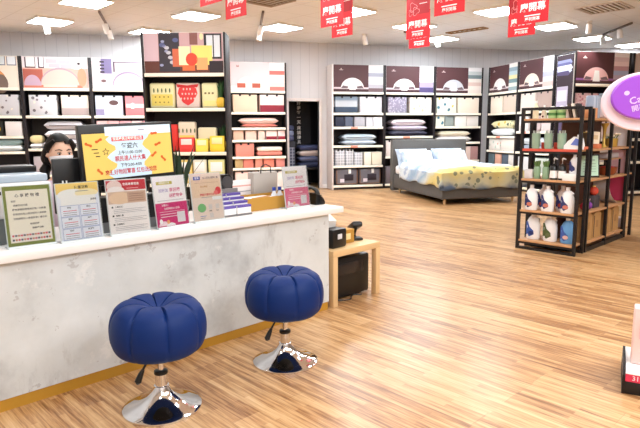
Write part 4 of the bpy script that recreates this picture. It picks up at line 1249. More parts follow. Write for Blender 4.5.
# ---- card rack with purple-topped cards
CG = 'purple-topped cards in the small rack'
o = thing('card_rack', 'grey stepped rack of purple-topped cards on the counter', 'rack', cs(2.175, 3.05, TOPZ + .001), A)
RK = pr('grey_rack', (120, 116, 116), .5)
for i in range(4):
    MB().box(-.125, .125, .04 * i, .04 * (i + 1), 0, .012 + .024 * i, RK).build('step', o)
MB().box(-.125, .125, .16, .175, 0, .17, RK, .003).build('back_panel', o)
PUR = q(96, 80, 160)
cmesh = MB().box(-.056, .056, 0, .034, 0, .055, PAPER, .002).mesh('card_stack')
cband = MB().box(-.056, .056, -.0015, .034, .041, .0565, PUR).mesh('purple_band')
for i in range(4):
    for j, sx in enumerate((-.062, .062)):
        c = link('card_stack', cmesh, None, cs(2.175 + sx, 3.052 + .04 * i, TOPZ + .0015 + .012 + .024 * i), A)
        tag(c, 'purple-topped white card stack, %s step of the grey rack, %s side' % (('front', 'second', 'third', 'rear')[i], ('peach sign', 'kraft box')[j]), 'card', CG)
        link('purple_band', cband, c)
o = thing('tape_dispenser', 'black tape dispenser behind the purple-topped card rack', 'dispenser', cs(2.235, 3.33, TOPZ + .001), A)
MB().prism([(-.08, 0), (.08, 0), (.08, .07), (.075, .235), (.05, .262), (-.03, .258), (-.06, .225), (-.06, .19), (.0, .175), (.0, .155), (-.08, .13)], -.04, .04, PLASTIC).build('body', o)
MB().lathe([(.02, -.03), (.045, -.03), (.045, .03), (.02, .03)], pr('grey_reel', (70, 70, 74), .4), 18, M=Matrix.Translation((.03, -.02, .205)) @ Matrix.Rotation(PI / 2, 4, 'X')).build('reel', o)

# ---- kraft tray with paper and bottles
o = thing('kraft_tray', 'open golden kraft box full of papers near the counter end', 'box', cs(2.62, 3.142, TOPZ + .001), A)
MB().box(-.29, .29, 0, .008, 0, .092, KRAFT).build('front_side', o)
MB().box(-.29, .29, .222, .23, 0, .092, KRAFT).build('rear_side', o)
MB().box(-.29, -.282, .008, .222, 0, .092, KRAFT).build('end_side', o)
MB().box(.282, .29, .008, .222, 0, .12, KRAFT).build('end_side', o)
MB().box(-.282, .282, .008, .222, 0, .008, KRAFT).build('base', o)
for i in range(3):
    pp = MB().box(-.14, .14, -.09, .09, 0, .022, (PAPER, q(240, 232, 214), PAPER)[i], .002).build('paper_pile', None, cs(2.49 + .008 * i, 3.258, TOPZ + .01 + .0235 * i), A + R(3 * i - 3))
    tag(pp, ('bottom pile of white paper in the kraft box', 'cream paper pile in the middle of the kraft box', 'top pile of white paper in the kraft box')[i], 'paper', 'paper piles in the kraft box')
tag(MB().tube([(-.1, 0, .0), (.1, .01, .0)], .005, q(190, 140, 90)).build('pencil', None, cs(2.5, 3.2, TOPZ + .087), A + R(10)), 'brown pencil lying on the papers in the kraft box', 'pencil')
for i, s in enumerate((2.66, 2.715)):
    b = thing('gel_bottle', ('clear gel bottle with a blue cap, towards the papers', 'clear gel bottle with a blue cap, towards the pink sign')[i], 'bottle', cs(s, 3.25, TOPZ + .01), A, 'blue capped gel bottles')
    MB().lathe([(.02, 0), (.023, .01), (.023, .08), (.012, .1), (.01, .11)], pr('gel_clear', (226, 232, 240), .15), 16).build('body', b)
    MB().cyl(0, 0, .11, .135, .014, q(40, 70, 170), 14).build('cap', b)
    MB().lathe([(.0235, .025), (.0235, .065)], q(220, 224, 236), 16).build('paper_label', b)
o = tag(MB().box(-.15, .15, 0, .012, 0, .2, q(240, 232, 232), .002).build('folded_leaflet_board', None, cs(2.475, 3.43, TOPZ + .001), A), 'white upright leaflet board behind the papers in the kraft box', 'board')
MB().rect(-.12, .12, .15, .16, -.001, q(226, 170, 160)).rect(-.1, .1, .11, .116, -.001, GREYINK).rect(-.1, .06, .08, .086, -.001, GREYINK).build('printed_lines', o)
o = thing('paper_bag', 'grey paper bag standing behind the two gel bottles', 'bag', cs(2.7, 3.425, TOPZ + .001), A)
MB().box(-.12, .12, -.03, .05, 0, .25, pr('grey_bag', (176, 168, 162), .6), .01).build('body', o)
MB().tube([(-.05, -.03, .24), (-.045, -.03, .29), (0, -.03, .31), (.045, -.03, .29), (.05, -.03, .24)], .004, INK, 6).build('handle', o)

# ---- telephone at the counter end
o = thing('desk_telephone', 'black desk telephone on the very end of the white countertop', 'telephone', cs(2.97, 3.15, TOPZ + .001), A)
MB().prism([(-.045, 0), (.05, 0), (.05, .02), (.03, .05), (-.03, .09), (-.045, .09)], -.08, .1, PLASTIC).build('base', o)
MB().tube([(-.02, -.07, .075), (-.018, -.06, .105), (-.012, .0, .125), (-.012, .06, .115), (-.012, .09, .08)], [.022, .017, .013, .017, .022], PLASTIC, 10).build('handset', o)
MB().tube([(.0 + .012 * math.cos(i * .9), -.1 - .012 * math.sin(i * .9) + .0006 * i, .014 + .0016 * i) for i in range(40)], .003, PLASTIC, 5).build('coiled_cord', o)

# ================================================================== low side table beside the counter
tb = thing('side_table', 'low pale wood side table against the counter end', 'table', cs(2.94, 2.90, 0), A + R(1))
MB().box(0, .56, 0, .56, .39, .44, OAK, .003).build('table_top', tb)
for x in (0, .51):
    for y in (0, .51):
        MB().box(x, x + .05, y, y + .05, 0, .39, OAK, .002).build('leg', tb)
TZ = .442
o = thing('label_printer', 'black label printer feeding white paper on the low side table', 'printer', cs(3.07, 3.06, TZ), A + R(4))
MB().box(-.085, .085, -.1, .1, 0, .15, PLASTIC, .018).build('body', o)
MB().box(-.03, .02, -.104, -.098, .07, .11, q(216, 216, 222), .002).build('label_badge', o)
MB().add([(-.06, .0, .15), (.06, .0, .15), (.05, -.02, .2), (-.06, -.02, .21), (-.05, .03, .26), (.03, .03, .25), (-.06, .003, .15), (.06, .003, .15), (.05, -.017, .2), (-.06, -.017, .21), (-.05, .033, .26), (.03, .033, .25)],
         [(0, 1, 2, 3), (3, 2, 5, 4), (6, 9, 8, 7), (9, 10, 11, 8), (0, 3, 9, 6), (1, 7, 8, 2), (3, 4, 10, 9), (2, 8, 11, 5), (4, 5, 11, 10), (0, 6, 7, 1)], PAPER).build('paper_strip', o)
o = thing('carton', 'small brown carton in the middle of the low side table', 'box', cs(3.25, 3.12, TZ), A)
MB().box(-.075, .075, -.08, .1, 0, .11, KRAFT, .003).build('body', o)
MB().box(-.04, .03, -.083, -.08, .03, .08, q(236, 214, 160), .001).build('paper_label', o)
o = thing('barcode_scanner', 'black card terminal on a stand at the floor side of the low table', 'scanner', cs(3.41, 3.1, TZ), A - R(30))
MB().box(-.05, .05, -.05, .05, 0, .02, PLASTIC, .008).build('base', o)
MB().tube([(0, .02, .02), (0, .03, .06), (0, .0, .1)], .014, PLASTIC, 8).build('stem', o)
MB().box(-.045, .045, -.1, .07, .09, .135, PLASTIC, .014, M=Matrix.Rotation(R(-22), 4, 'X')).build('head', o)
MB().box(-.03, .03, -.085, -.02, .135, .138, q(120, 124, 132), .001, M=Matrix.Rotation(R(-22), 4, 'X')).build('keypad', o)
o = thing('computer_case', 'black computer case on the floor under the low side table', 'computer', cs(3.24, 3.16, 0), A)
MB().box(-.19, .23, -.16, .2, .012, .34, PLASTIC, .02).build('body', o)
for x in (-.13, .13):
    for y in (-.12, .16): MB().cyl(x, y, 0, .013, .018, PLASTIC, 10).build('foot', o)
MB().box(-.15, .15, -.165, -.158, .2, .3, pr('case_panel', (30, 28, 32), .25), .003).build('front_panel', o)
tag(MB().tube([cs(3.02 + .03 * i, 2.97 + .03 * math.sin(i * .9) + .002 * i, .006) for i in range(12)], .005, PLASTIC, 6).build('power_cable', None), 'black cable lying on the floor under the low side table', 'cable')
# ================================================================== blue pumpkin stools
VELVET = pr('blue_velvet', (0, 38, 100), 0.55, spec=.25)
def stool_seat():
    prof = [(0, .505), (.03, .512), (.07, .53), (.115, .541), (.16, .54), (.2, .52), (.226, .487), (.238, .445), (.24, .4), (.234, .355), (.216, .318), (.185, .298), (.12, .292), (0, .292)]
    # resample with a smooth curve
    pts = []
    for i in range(len(prof) - 1):
        p0, p1, p2, p3 = prof[max(i - 1, 0)], prof[i], prof[i + 1], prof[min(i + 2, len(prof) - 1)]
        for k in range(4):
            t = k / 4
            pts.append(tuple(.5 * (2 * p1[c] + (p2[c] - p0[c]) * t + (2 * p0[c] - 5 * p1[c] + 4 * p2[c] - p3[c]) * t * t + (-p0[c] + 3 * p1[c] - 3 * p2[c] + p3[c]) * t ** 3) for c in (0, 1)))
    pts.append(prof[-1])
    n, N = 128, 8
    vs_, fs_ = [], []
    for r, z in pts:
        for i in range(n):
            a = 2 * PI * i / n
            u = abs(math.sin(N * a / 2))
            crease = math.exp(-(u / .11) ** 2)
            puff = u ** .7
            f = min(1.0, max(r, 0) / .1)
            low = 1.0 if z > .36 else .55
            rr = max(r, 0) * .935 * (1 + (.02 * puff - .026 * crease) * f * low)
            zz = z - (.022 * crease * f * max(0, 1 - r / .26) * 1.6 if z > .5 else 0) + (.006 * puff * f if z > .5 else 0)
            vs_.append((rr * math.cos(a), rr * math.sin(a), zz))
    for j in range(len(pts) - 1):
        for i in range(n):
            i2 = (i + 1) % n
            fs_.append((j * n + i, (j + 1) * n + i, (j + 1) * n + i2, j * n + i2))
    return MB().add(vs_, fs_, VELVET, True)
def make_stool(label, loc, rz):
    t = thing('swivel_stool', label, 'stool', loc, rz, 'blue velvet pumpkin stools')
    st_ = stool_seat().build('seat', t)
    MB().lathe([(0, 0), (.006, 0), (.008, .004), (.004, .008), (0, .009)], CHROME, 12, (0, 0, .505)).build('tuft_button', st_)
    MB().cyl(0, 0, .272, .293, .09, PLASTIC, 20).build('seat_plate', t)
    MB().cyl(0, 0, .18, .273, .015, CHROME, 16).build('piston', t)
    MB().lathe([(.03, .09), (.03, .178), (.026, .182)], CHROME, 20).build('column', t)
    MB().lathe([(.031, .176), (.033, .178), (.033, .192), (.02, .196)], PLASTIC, 20).build('collar', t)
    MB().lathe([(.19, 0), (.191, .004), (.19, .01), (.182, .015), (.15, .024), (.11, .038), (.075, .06), (.052, .083), (.04, .103), (.036, .118), (.03, .12)], CHROME, 64).build('base', t)
    lv = MB().tube([(-.02, 0, .265), (-.06, 0, .25), (-.085, 0, .21)], .006, PLASTIC, 8).build('lever', t)
    MB().tube([(-.083, 0, .212), (-.095, 0, .19), (-.11, 0, .155), (-.112, 0, .145)], [.008, .013, .017, .008], PLASTIC, 10).build('grip', lv)
    return t
make_stool('blue velvet pumpkin stool standing closest to the viewer, lower in the picture', (-.086, 2.706, 0), R(12))
make_stool('blue velvet pumpkin stool towards the low side table, smaller in view', (.611, 3.088, 0), R(8))

# ================================================================== the clerk behind the counter
SKIN = pr('skin', (236, 190, 164), .5)
HAIR = pr('black_hair', (7, 5, 5), .5, spec=.3)
CLOTH = pr('lilac_blouse', (222, 200, 214), .8)
TROUS = pr('dark_trousers', (40, 40, 52), .8)
def skin_mesh(name, joints, bones, mat, sub=1, root=0):
    me = bpy.data.meshes.new(name)
    me.from_pydata([j[0] for j in joints], bones, [])
    ob = bpy.data.objects.new(name, me)
    C.objects.link(ob)
    sk = ob.modifiers.new('skin', 'SKIN')
    sk.use_smooth_shade = True
    for i, (p, r) in enumerate(joints):
        me.skin_vertices[0].data[i].radius = r if isinstance(r, tuple) else (r, r)
        me.skin_vertices[0].data[i].use_root = (i == root)
    ss = ob.modifiers.new('sub', 'SUBSURF'); ss.levels = sub; ss.render_levels = sub
    dg = bpy.context.evaluated_depsgraph_get()
    out = bpy.data.meshes.new_from_object(ob.evaluated_get(dg))
    vs_ = [tuple(v.co) for v in out.vertices]; fs_ = [tuple(p.vertices) for p in out.polygons]
    bpy.data.objects.remove(ob); bpy.data.meshes.remove(me); bpy.data.meshes.remove(out)
    return vs_, fs_
def skinned(name, joints, bones, mat, sub=1, root=0):
    v, f = skin_mesh(name, joints, bones, mat, sub, root)
    return MB().add(v, f, mat, True)
clerk = thing('person', 'masked clerk with black hair sitting behind the counter, looking down', 'person', cs(1.333, 3.86, 0), A)
HZ = 1.205                                    # head centre
body = MB()
J = [((0, .02, .56), .12), ((0, .0, .72), .105), ((0, -.01, .9), .12), ((0, .0, 1.03), .07), ((0, -.015, 1.09), .045), ((0, -.02, 1.16), .05)]
Bn = [(0, 1), (1, 2), (2, 3), (3, 4), (4, 5)]
for sx in (-1, 1):
    k = len(J)
    J += [((sx * .165, .0, 1.0), .05), ((sx * .225, -.02, .76), .04), ((sx * .15, -.25, .66), .03), ((sx * .13, -.31, .655), .026)]
    Bn += [(2, k), (k, k + 1), (k + 1, k + 2), (k + 2, k + 3)]
    h = len(J)
    J += [((sx * .09, .0, .54), .085), ((sx * .1, -.4, .53), .06), ((sx * .1, -.37, .12), .038), ((sx * .1, -.37, .05), .036), ((sx * .1, -.5, .035), .026)]
    Bn += [(0, h), (h, h + 1), (h + 1, h + 2), (h + 2, h + 3), (h + 3, h + 4)]
v, f = skin_mesh('body', J, Bn, SKIN, 1)
body.add(v, f, SKIN, True)
for sx in (-1, 1):                            # hands: palm, four fingers and a thumb resting on the thighs
    px, py, pz = sx * .13, -.33, .648
    for i, ln in enumerate((.062, .072, .068, .052)):
        fx = px + sx * (-.026 + .0185 * i)
        v, f = skin_mesh('finger', [((fx, py + .02, pz), .009), ((fx, py - .045, pz + .002), .0085), ((fx + 0, py - .045 - ln * .5, pz - .006), .008), ((fx, py - .045 - ln * .85, pz - .03), .007)], [(0, 1), (1, 2), (2, 3)], SKIN, 1)
        body.add(v, f, SKIN, True)
    v, f = skin_mesh('thumb', [((px - sx * .02, py + .02, pz), .011), ((px - sx * .05, py - .02, pz), .0095), ((px - sx * .058, py - .055, pz - .008), .008)], [(0, 1), (1, 2)], SKIN, 1)
    body.add(v, f, SKIN, True)
    body.box(px - .034, px + .034, py - .045, py + .03, pz - .013, pz + .013, SKIN, .009)
# head
hv, hf = [], []
nu, nv = 32, 24
for j in range(nv + 1):
    ph = PI * j / nv
    for i in range(nu):
        th = 2 * PI * i / nu
        x, y, z = math.sin(ph) * math.cos(th), math.sin(ph) * math.sin(th), math.cos(ph)
        jaw = 1 - .28 * max(0, -z) ** 1.3
        X, Y, Z = .074 * x * jaw, .094 * y * (1 - .12 * max(0, -z)), .118 * z
        if y < 0:
            g = math.exp(-((X / .013) ** 2 + ((Z + .022) / .024) ** 2)); Y -= .017 * g                 # nose
            for sx in (-1, 1):
                g = math.exp(-(((X - sx * .031) / .015) ** 2 + ((Z - .008) / .012) ** 2)); Y += .007 * g  # eye sockets
            g = math.exp(-((X / .022) ** 2 + ((Z + .06) / .008) ** 2)); Y -= .004 * g
        hv.append((X, Y - .025, Z + HZ))
for j in range(nv):
    for i in range(nu):
        i2 = (i + 1) % nu
        hf.append((j * nu + i, (j + 1) * nu + i, (j + 1) * nu + i2, j * nu + i2))
body.add(hv, hf, SKIN, True)
for sx in (-1, 1):                            # ears
    body.lathe([(0, -.008), (.014, -.006), (.018, 0), (.014, .006), (0, .007)], SKIN, 14, sx=.75, sy=1.5, M=Matrix.Translation((sx * .077, -.015, HZ - .005)) @ Matrix.Rotation(PI / 2, 4, 'Y') @ Matrix.Rotation(PI / 2, 4, 'Z') @ Matrix.Rotation(PI / 2, 4, 'Z'))
bo = body.build('body', clerk)
rm = bo.modifiers.new('one_surface', 'REMESH'); rm.mode = 'VOXEL'; rm.voxel_size = .0065; rm.use_smooth_shade = True
sm_ = bo.modifiers.new('soft', 'SMOOTH'); sm_.factor = .5; sm_.iterations = 2
EYEW = pr('eye_white', (240, 236, 232), .3); EYED = pr('dark_iris', (24, 16, 14), .2); BROW = pr('brow', (34, 24, 22), .7)
def on_face(x, z, lift=.0015):
    zz = z / .118
    xx = x / .074
    return -.025 - .094 * math.sqrt(max(0, 1 - xx * xx - zz * zz)) - lift
for sx in (-1, 1):
    e = MB()
    ey = on_face(sx * .031, .006, -.004)
    e.lathe([(0, -.006), (.008, -.004), (.0125, 0), (.008, .004), (0, .006)], EYEW, 14, sx=1, sy=.34, M=Matrix.Translation((sx * .031, ey, HZ + .004)) @ Matrix.Rotation(PI / 2, 4, 'X'))
    e.lathe([(0, -.003), (.0055, -.002), (.0055, .002), (0, .003)], EYED, 12, M=Matrix.Translation((sx * .031, ey - .005, HZ + .002)) @ Matrix.Rotation(PI / 2, 4, 'X'))
    e.tube([(sx * .017, ey - .005, HZ + .007), (sx * .03, ey - .007, HZ + .0125), (sx * .045, ey - .002, HZ + .008)], .0022, EYED, 6)
    e.build('eye', clerk)
    MB().tube([(sx * .014, on_face(sx * .014, .026), HZ + .024), (sx * .03, on_face(sx * .03, .031), HZ + .031), (sx * .05, on_face(sx * .05, .026), HZ + .026)], [.0025, .0032, .0018], BROW, 6).build('eyebrow', clerk)
# mask
mk, mf = [], []
for j in range(13):
    z = -.018 - .092 * j / 12
    for i in range(21):
        a = -1.35 + 2.7 * i / 20
        rz_ = math.sqrt(max(.08, 1 - (z / .124) ** 2))
        jaw = 1 - .25 * max(0, -z / .118) ** 1.3
        bulge = .012 * math.cos(a) * math.sin(PI * min(1, (j + 2) / 14))
        mk.append((.08 * jaw * rz_ * math.sin(a), -.025 - (.1 * rz_ + bulge) * math.cos(a), HZ + z + .012 * math.cos(a) * (1 - j / 12)))
for j in range(12):
    for i in range(20):
        k = j * 21 + i
        mf.append((k, k + 21, k + 22, k + 1))
mo = MB().add(mk, mf, pr('white_mask', (244, 242, 246), .8), True).build('face_mask', clerk)
md = mo.modifiers.new('thick', 'SOLIDIFY'); md.thickness = .003
# hair: cap with a side parting, swept behind the ears into a low ponytail
hm = MB()
hv, hf = [], []
for j in range(25):
    ph = PI * j / 24
    for i in range(40):
        th = 2 * PI * i / 40
        x, y, z = math.sin(ph) * math.cos(th), math.sin(ph) * math.sin(th), math.cos(ph)
        X, Y, Z = .092 * x, .112 * y, .14 * z
        front = max(0, -y)
        lim = .048 + .03 * front * (1 - abs(x + .2)) if y < -.15 else -.06 if y > .1 else .0
        if y < -.15:                           # the hairline on the forehead
            lim = .058 + .022 * (1 - min(1, abs(x + .25) * 1.6)) - .05 * max(0, abs(x) - .62) / .38
        if Z < lim:
            s_ = .86 if y < .2 else .9
            X, Y = X * s_ * .8, Y * s_ * .8 + .012
            Z = max(Z, lim - .03)
        hv.append((X * (1 + .02 * math.sin(9 * th)), Y - .018, Z + HZ))
for j in range(24):
    for i in range(40):
        i2 = (i + 1) % 40
        hf.append((j * 40 + i, (j + 1) * 40 + i, (j + 1) * 40 + i2, j * 40 + i2))
hm.add(hv, hf, HAIR, True)
for sx in (-1, 1):                            # hair over the temples and down to the nape
    hm.tube([(sx * .05, -.09, HZ + .09), (sx * .078, -.06, HZ + .055), (sx * .08, .0, HZ + .02), (sx * .066, .05, HZ - .03), (sx * .03, .085, HZ - .08)], [.012, .02, .02, .03, .03], HAIR, 10)
hm.tube([(-.03, .08, HZ - .06), (-.07, .07, HZ - .11), (-.085, .03, HZ - .17), (-.085, .0, HZ - .22), (-.08, -.01, HZ - .25)], [.035, .034, .03, .024, .008], HAIR, 10)
hm.build('hair', clerk)
# clothes
JB = [((0, .02, .56), (.16, .125)), ((0, .0, .72), (.14, .115)), ((0, -.01, .9), (.15, .125)), ((0, .0, 1.02), (.085, .075)), ((0, -.005, 1.06), (.06, .055))]
BB = [(0, 1), (1, 2), (2, 3), (3, 4)]
for sx in (-1, 1):
    k = len(JB)
    JB += [((sx * .17, .0, 1.0), .062), ((sx * .23, -.02, .755), .052), ((sx * .16, -.225, .668), .041)]
    BB += [(2, k), (k, k + 1), (k + 1, k + 2)]
skinned('blouse', JB, BB, CLOTH, 1).build('blouse', clerk)
JT = [((0, .02, .57), .13)]
BT = []
for sx in (-1, 1):
    k = len(JT)
    JT += [((sx * .095, .0, .545), .095), ((sx * .1, -.4, .535), .07), ((sx * .1, -.37, .12), .052)]
    BT += [(0, k), (k, k + 1), (k + 1, k + 2)]
skinned('trousers', JT, BT, TROUS, 1).build('trousers', clerk)
for sx in (-1, 1):
    MB().box(sx * .1 - .042, sx * .1 + .042, -.54, -.32, 0.0, .07, PLASTIC, .025).build('shoe', clerk)
o = thing('office_stool', 'dark low stool the clerk sits on behind the counter', 'stool', cs(1.333, 3.9, 0), A)
MB().lathe([(.16, .385), (.185, .395), (.185, .425), (.16, .435)], PLASTIC, 28).build('seat', o)
MB().cyl(0, 0, .05, .386, .025, CHROME, 14).build('column', o)
for k in range(5):
    a = k * 2 * PI / 5 + .3
    lg = MB().tube([(0, 0, .07), (.22 * math.cos(a), .22 * math.sin(a), .055)], .016, PLASTIC, 8).build('leg', o)
    MB().lathe([(.012, -.012), (.025, -.012), (.025, .012), (.012, .012)], PLASTIC, 12, M=Matrix.Translation((.22 * math.cos(a), .22 * math.sin(a), .0255)) @ Matrix.Rotation(PI / 2, 4, 'X')).build('caster', lg)

# ================================================================== black gondola with wooden shelves
G0 = cs(5.98, 2.3, 0)
def gp(x, y, z): return G0 + Vector((x * CA - y * SA, x * SA + y * CA, z))
SHW = pat('gondola_wood', 'mottle', (206, 158, 112), (188, 138, 96), 9, rough=.5)
BRW = pr('brown_back', (92, 58, 42), .6)
GZ = [.11, .45, .8, 1.13, 1.46]
def post(par, x, y, h=1.58, r=.016): MB().box(x - r, x + r, y - r, y + r, 0, h, BLACK).build('post', par)
ge = thing('display_rack', 'black end rack with wooden shelves of detergent bottles, facing the counter', 'rack', G0, A, 'black gondola racks')
for x, y in ((0.016, .016), (.016, .65), (.236, .016), (.236, .65)): post(ge, x, y)
for z in GZ:
    shf = MB().box(.0, .25, .033, .633, z - .022, z, SHW, .003).build('shelf', ge)
    if z == 1.13: MB().box(-.004, .0, .034, .632, z - .022, z + .006, q(206, 84, 66)).build('coral_rail', shf)
    MB().box(.001, .031, .033, .633, z - .045, z - .023, BLACK).box(.221, .251, .033, .633, z - .045, z - .023, BLACK).build('shelf_frame', ge)
MB().box(.0, .03, .033, .633, 1.55, 1.58, BLACK).box(.221, .25, .033, .633, 1.55, 1.58, BLACK).build('top_frame', ge)
MB().box(0, .03, .033, .633, 0, .03, BLACK).box(.221, .25, .033, .633, 0, .03, BLACK).build('base_frame', ge)
gl = thing('display_rack', 'long black double-bay rack with brown back, books and kraft bags on its wooden shelves', 'rack', gp(.29, 0, 0), A, 'black gondola racks')
for x in (.016, .6, 1.2):
    for y in (.016, .65): post(gl, x, y, 1.56)
MB().box(.032, 1.184, .335, .35, .1, 1.52, BRW).build('back_panel', gl)
for x0, x1 in ((.034, .583), (.617, 1.183)):
    for z in GZ:
        for y0, y1 in ((.003, .333), (.352, .663)):
            MB().box(x0, x1, y0, y1, z - .022, z, SHW, .003).build('shelf', gl)
MB().box(.032, 1.184, .004, .028, 0, .05, BLACK).box(.032, 1.184, .638, .662, 0, .05, BLACK).build('base_frame', gl)
g3 = thing('display_rack', 'small far end rack of the black gondola with pink goods', 'rack', gp(1.53, 0, 0), A, 'black gondola racks')
for x, y in ((0.016, .016), (.016, .65), (.236, .016), (.236, .65)): post(g3, x, y, 1.56)
for z in GZ: MB().box(.0, .25, .033, .633, z - .022, z, SHW, .003).build('shelf', g3)

# detergent jugs
def jug(y, z, h, body, cap, lab, label, x=.12, lab2=None):
    o = thing('detergent_bottle', label, 'bottle', gp(x, y, z + .001), A - PI / 2, 'detergent bottles on the black end rack')
    k = h / .31
    MB().lathe([(.0, 0), (.07, 0), (.078, .012), (.079, .15), (.074, .19), (.055, .235), (.03, .265), (.022, .27), (.022, .278), (0, .278)], body, 24, sx=k, sy=.62 * k, M=Matrix.Diagonal((1, 1, k, 1))).build('body', o)
    MB().cyl(0, 0, .27 * k, .31 * k, .024 * k, cap, 16).build('cap', o)
    pl = [(-.07, .05), (-.02, .03), (.03, .06), (.025, .1), (-.02, .14), (-.045, .2), (-.072, .2)]
    lo_ = MB()
    vs_ = []
    n = len(pl)
    for dx, sgn in ((.0, 1),):
        for px, pz in pl:
            yy_ = -.62 * k * math.sqrt(max(.0001, .0815 ** 2 - min(abs(px), .08) ** 2))
            vs_.append((px * k, yy_ - .001, pz * k))
    cen = (sum(p[0] for p in vs_) / n, -.62 * k * .0815 - .0015, sum(p[2] for p in vs_) / n)
    lo_.add(vs_ + [cen], [(i, (i + 1) % n, n) for i in range(n)], lab, True)
    if lab2:
        lo_.lathe([(0, 0), (.022, 0), (.022, .002), (0, .002)], lab2, 14, M=Matrix.Translation((-.0, -.054 * k, .075 * k)) @ Matrix.Rotation(PI / 2, 4, 'X') @ Matrix.Diagonal((1.4, 1, 1, 1)))
    lo_.build('printed_label', o)
    MB().tube([(.03 * k, 0, .262 * k), (.066 * k, 0, .235 * k), (.07 * k, 0, .19 * k), (.058 * k, 0, .15 * k)], .011 * k, body, 8).build('handle', o)
    return o
JW = pr('bottle_white', (246, 246, 248), .3); JB_ = pr('bottle_blue', (104, 164, 220), .3)
NAVL = q(36, 50, 110, .35); GRN = q(72, 90, 50, .35); BLU = q(50, 90, 170, .35); WHC = pr('white_cap', (240, 238, 240), .35)
jug(.52, .11, .31, JW, WHC, BLU, 'white detergent bottle with a blue label on the bottom shelf of the end rack', lab2=NAVL)
jug(.325, .11, .31, JW, WHC, GRN, 'white detergent bottle with a dark green label on the bottom shelf of the end rack', lab2=q(100, 110, 70))
jug(.135, .11, .29, JB_, WHC, q(60, 90, 170), 'blue detergent bottle on the bottom shelf of the end rack', lab2=q(220, 180, 170))
RDL = q(200, 120, 100)
for y, lb in ((.53, 'outer'), (.345, 'middle'), (.13, 'inner')):
    jug(y, .45, .28, JW, WHC, NAVL, 'white bottle with a navy label, %s of the front three on the second shelf' % lb, x=.06, lab2=RDL)
for y, lb in ((.44, 'outer'), (.23, 'inner')):
    jug(y, .45, .28, pr('bottle_cream', (232, 218, 214), .3), WHC, NAVL, 'cream bottle with a navy label standing behind, %s gap of the second shelf' % lb, x=.175, lab2=q(170, 60, 50))

GLG = pr('green_glass', (150, 184, 152), .2); GLD = pr('green_leafy', (96, 130, 70), .6)
def gtag(mb, name, x, y, z, label, cat, group=None, rz=A): return tag(mb.build(name, None, gp(x, y, z + .001), rz), label, cat, group)
for i, y in enumerate((.5, .4)):
    o = thing('plant_jar', ('glass jar of green leaves at the outer end of the pump bottle shelf', 'second glass jar of green leaves beside the pump bottles')[i], 'jar', gp(.1, y, .801), A, 'leafy glass jars')
    MB().lathe([(.03, 0), (.036, .01), (.036, .12), (.03, .135)], GLG, 16).build('glass', o)
    f = MB()
    for k in range(9):
        a = k * 2.4
        f.tube([(.012 * math.cos(a), .012 * math.sin(a), .12), (.026 * math.cos(a), .026 * math.sin(a), .17), (.036 * math.cos(a), .036 * math.sin(a), .2)], [.007, .01, .002], GLD, 6)
    f.build('leaves', o)
tag(MB().box(-.03, .03, -.045, .045, 0, .1, WHC, .006).build('soap_box', None, gp(.1, .59, .801), A), 'small white soap box at the outer end of the pump bottle shelf', 'box', 'white boxes on the end rack')
for i, y in enumerate((.305, .215)):
    o = thing('pump_bottle', ('black pump bottle beside the leafy jars', 'black pump bottle beside the long white box')[i], 'bottle', gp(.08, y, .801), A - PI / 2, 'black pump bottles on the end rack')
    MB().lathe([(.0, 0), (.036, 0), (.038, .008), (.038, .14), (.03, .155), (.014, .165), (.014, .175), (0, .175)], pr('dark_bottle', (24, 26, 28), .3), 18).build('body', o)
    MB().lathe([(.0385, .02), (.0385, .1)], PAPER, 18).build('paper_label', o)
    MB().tube([(0, 0, .175), (0, 0, .225), (.01, -.01, .235), (.045, -.02, .225)], [.007, .009, .01, .007], WHC, 8).build('pump', o)
tag(MB().box(-.05, .05, -.075, .075, 0, .075, PAPER, .005).build('soap_box', None, gp(.07, .112, .801), A), 'long white box at the inner end of the pump bottle shelf', 'box', 'white boxes on the end rack')
o = jug(.09, .877, .2, JW, WHC, NAVL, 'small white and blue bottle standing on the long white box', x=.085)
o = thing('spice_tin', 'dark tin standing behind the long white box', 'tin', gp(.18, .16, .801), A)
MB().cyl(0, 0, 0, .16, .045, q(110, 70, 60), 16).build('body', o); MB().cyl(0, 0, .16, .18, .046, q(70, 40, 40), 16).build('lid', o)

TUM = pr('frosted_green_tumbler', (158, 188, 166), .35)
for i, y in enumerate((.53, .39, .245)):
    o = thing('tumbler', ('frosted green tumbler at the outer end of the fourth shelf', 'frosted green tumbler in the middle of the fourth shelf', 'frosted green tumbler nearest the white and blue pack')[i], 'tumbler', gp(.1, y, 1.131), A, 'frosted green tumblers')
    MB().lathe([(.0, 0), (.034, 0), (.042, .02), (.046, .17), (.043, .17), (.04, .02), (0, .015)], TUM, 20).build('glass', o)
    f = MB()
    for k in range(7):
        a = k * .9
        f.tube([(.02 * math.cos(a), .02 * math.sin(a), .0151), (.032 * math.cos(a), .032 * math.sin(a), .2)], .004, pr('tumbler_stick', (200, 206, 196), .5), 5)
    f.build('stems', o)
for i, y in enumerate((.32, .46)):
    tag(MB().box(-.04, .04, -.03, .03, 0, .07, q(206, 70, 50), .008).build('red_pouch', None, gp(.18, y, 1.131), A), ('red pouch behind the gap nearest the white pack', 'red pouch behind the outer gap of the tumblers')[i], 'pouch', 'red pouches behind the tumblers')
o = thing('detergent_pack', 'soft white pack with a blue patch at the inner end of the fourth shelf', 'pack', gp(.1, .1, 1.131), A - PI / 2)
MB().prism([(-.1, 0), (.075, 0), (.08, .05), (.06, .12), (.0, .135), (-.06, .09), (-.1, .04)], -.05, .05, JW).build('body', o)
MB().poly([(-.03, .05), (.065, .04), (.07, .1), (.02, .12)], -.052, q(110, 130, 210)).build('printed_label', o)
MB().cyl(.03, 0, .128, .155, .015, WHC, 12).build('cap', o)
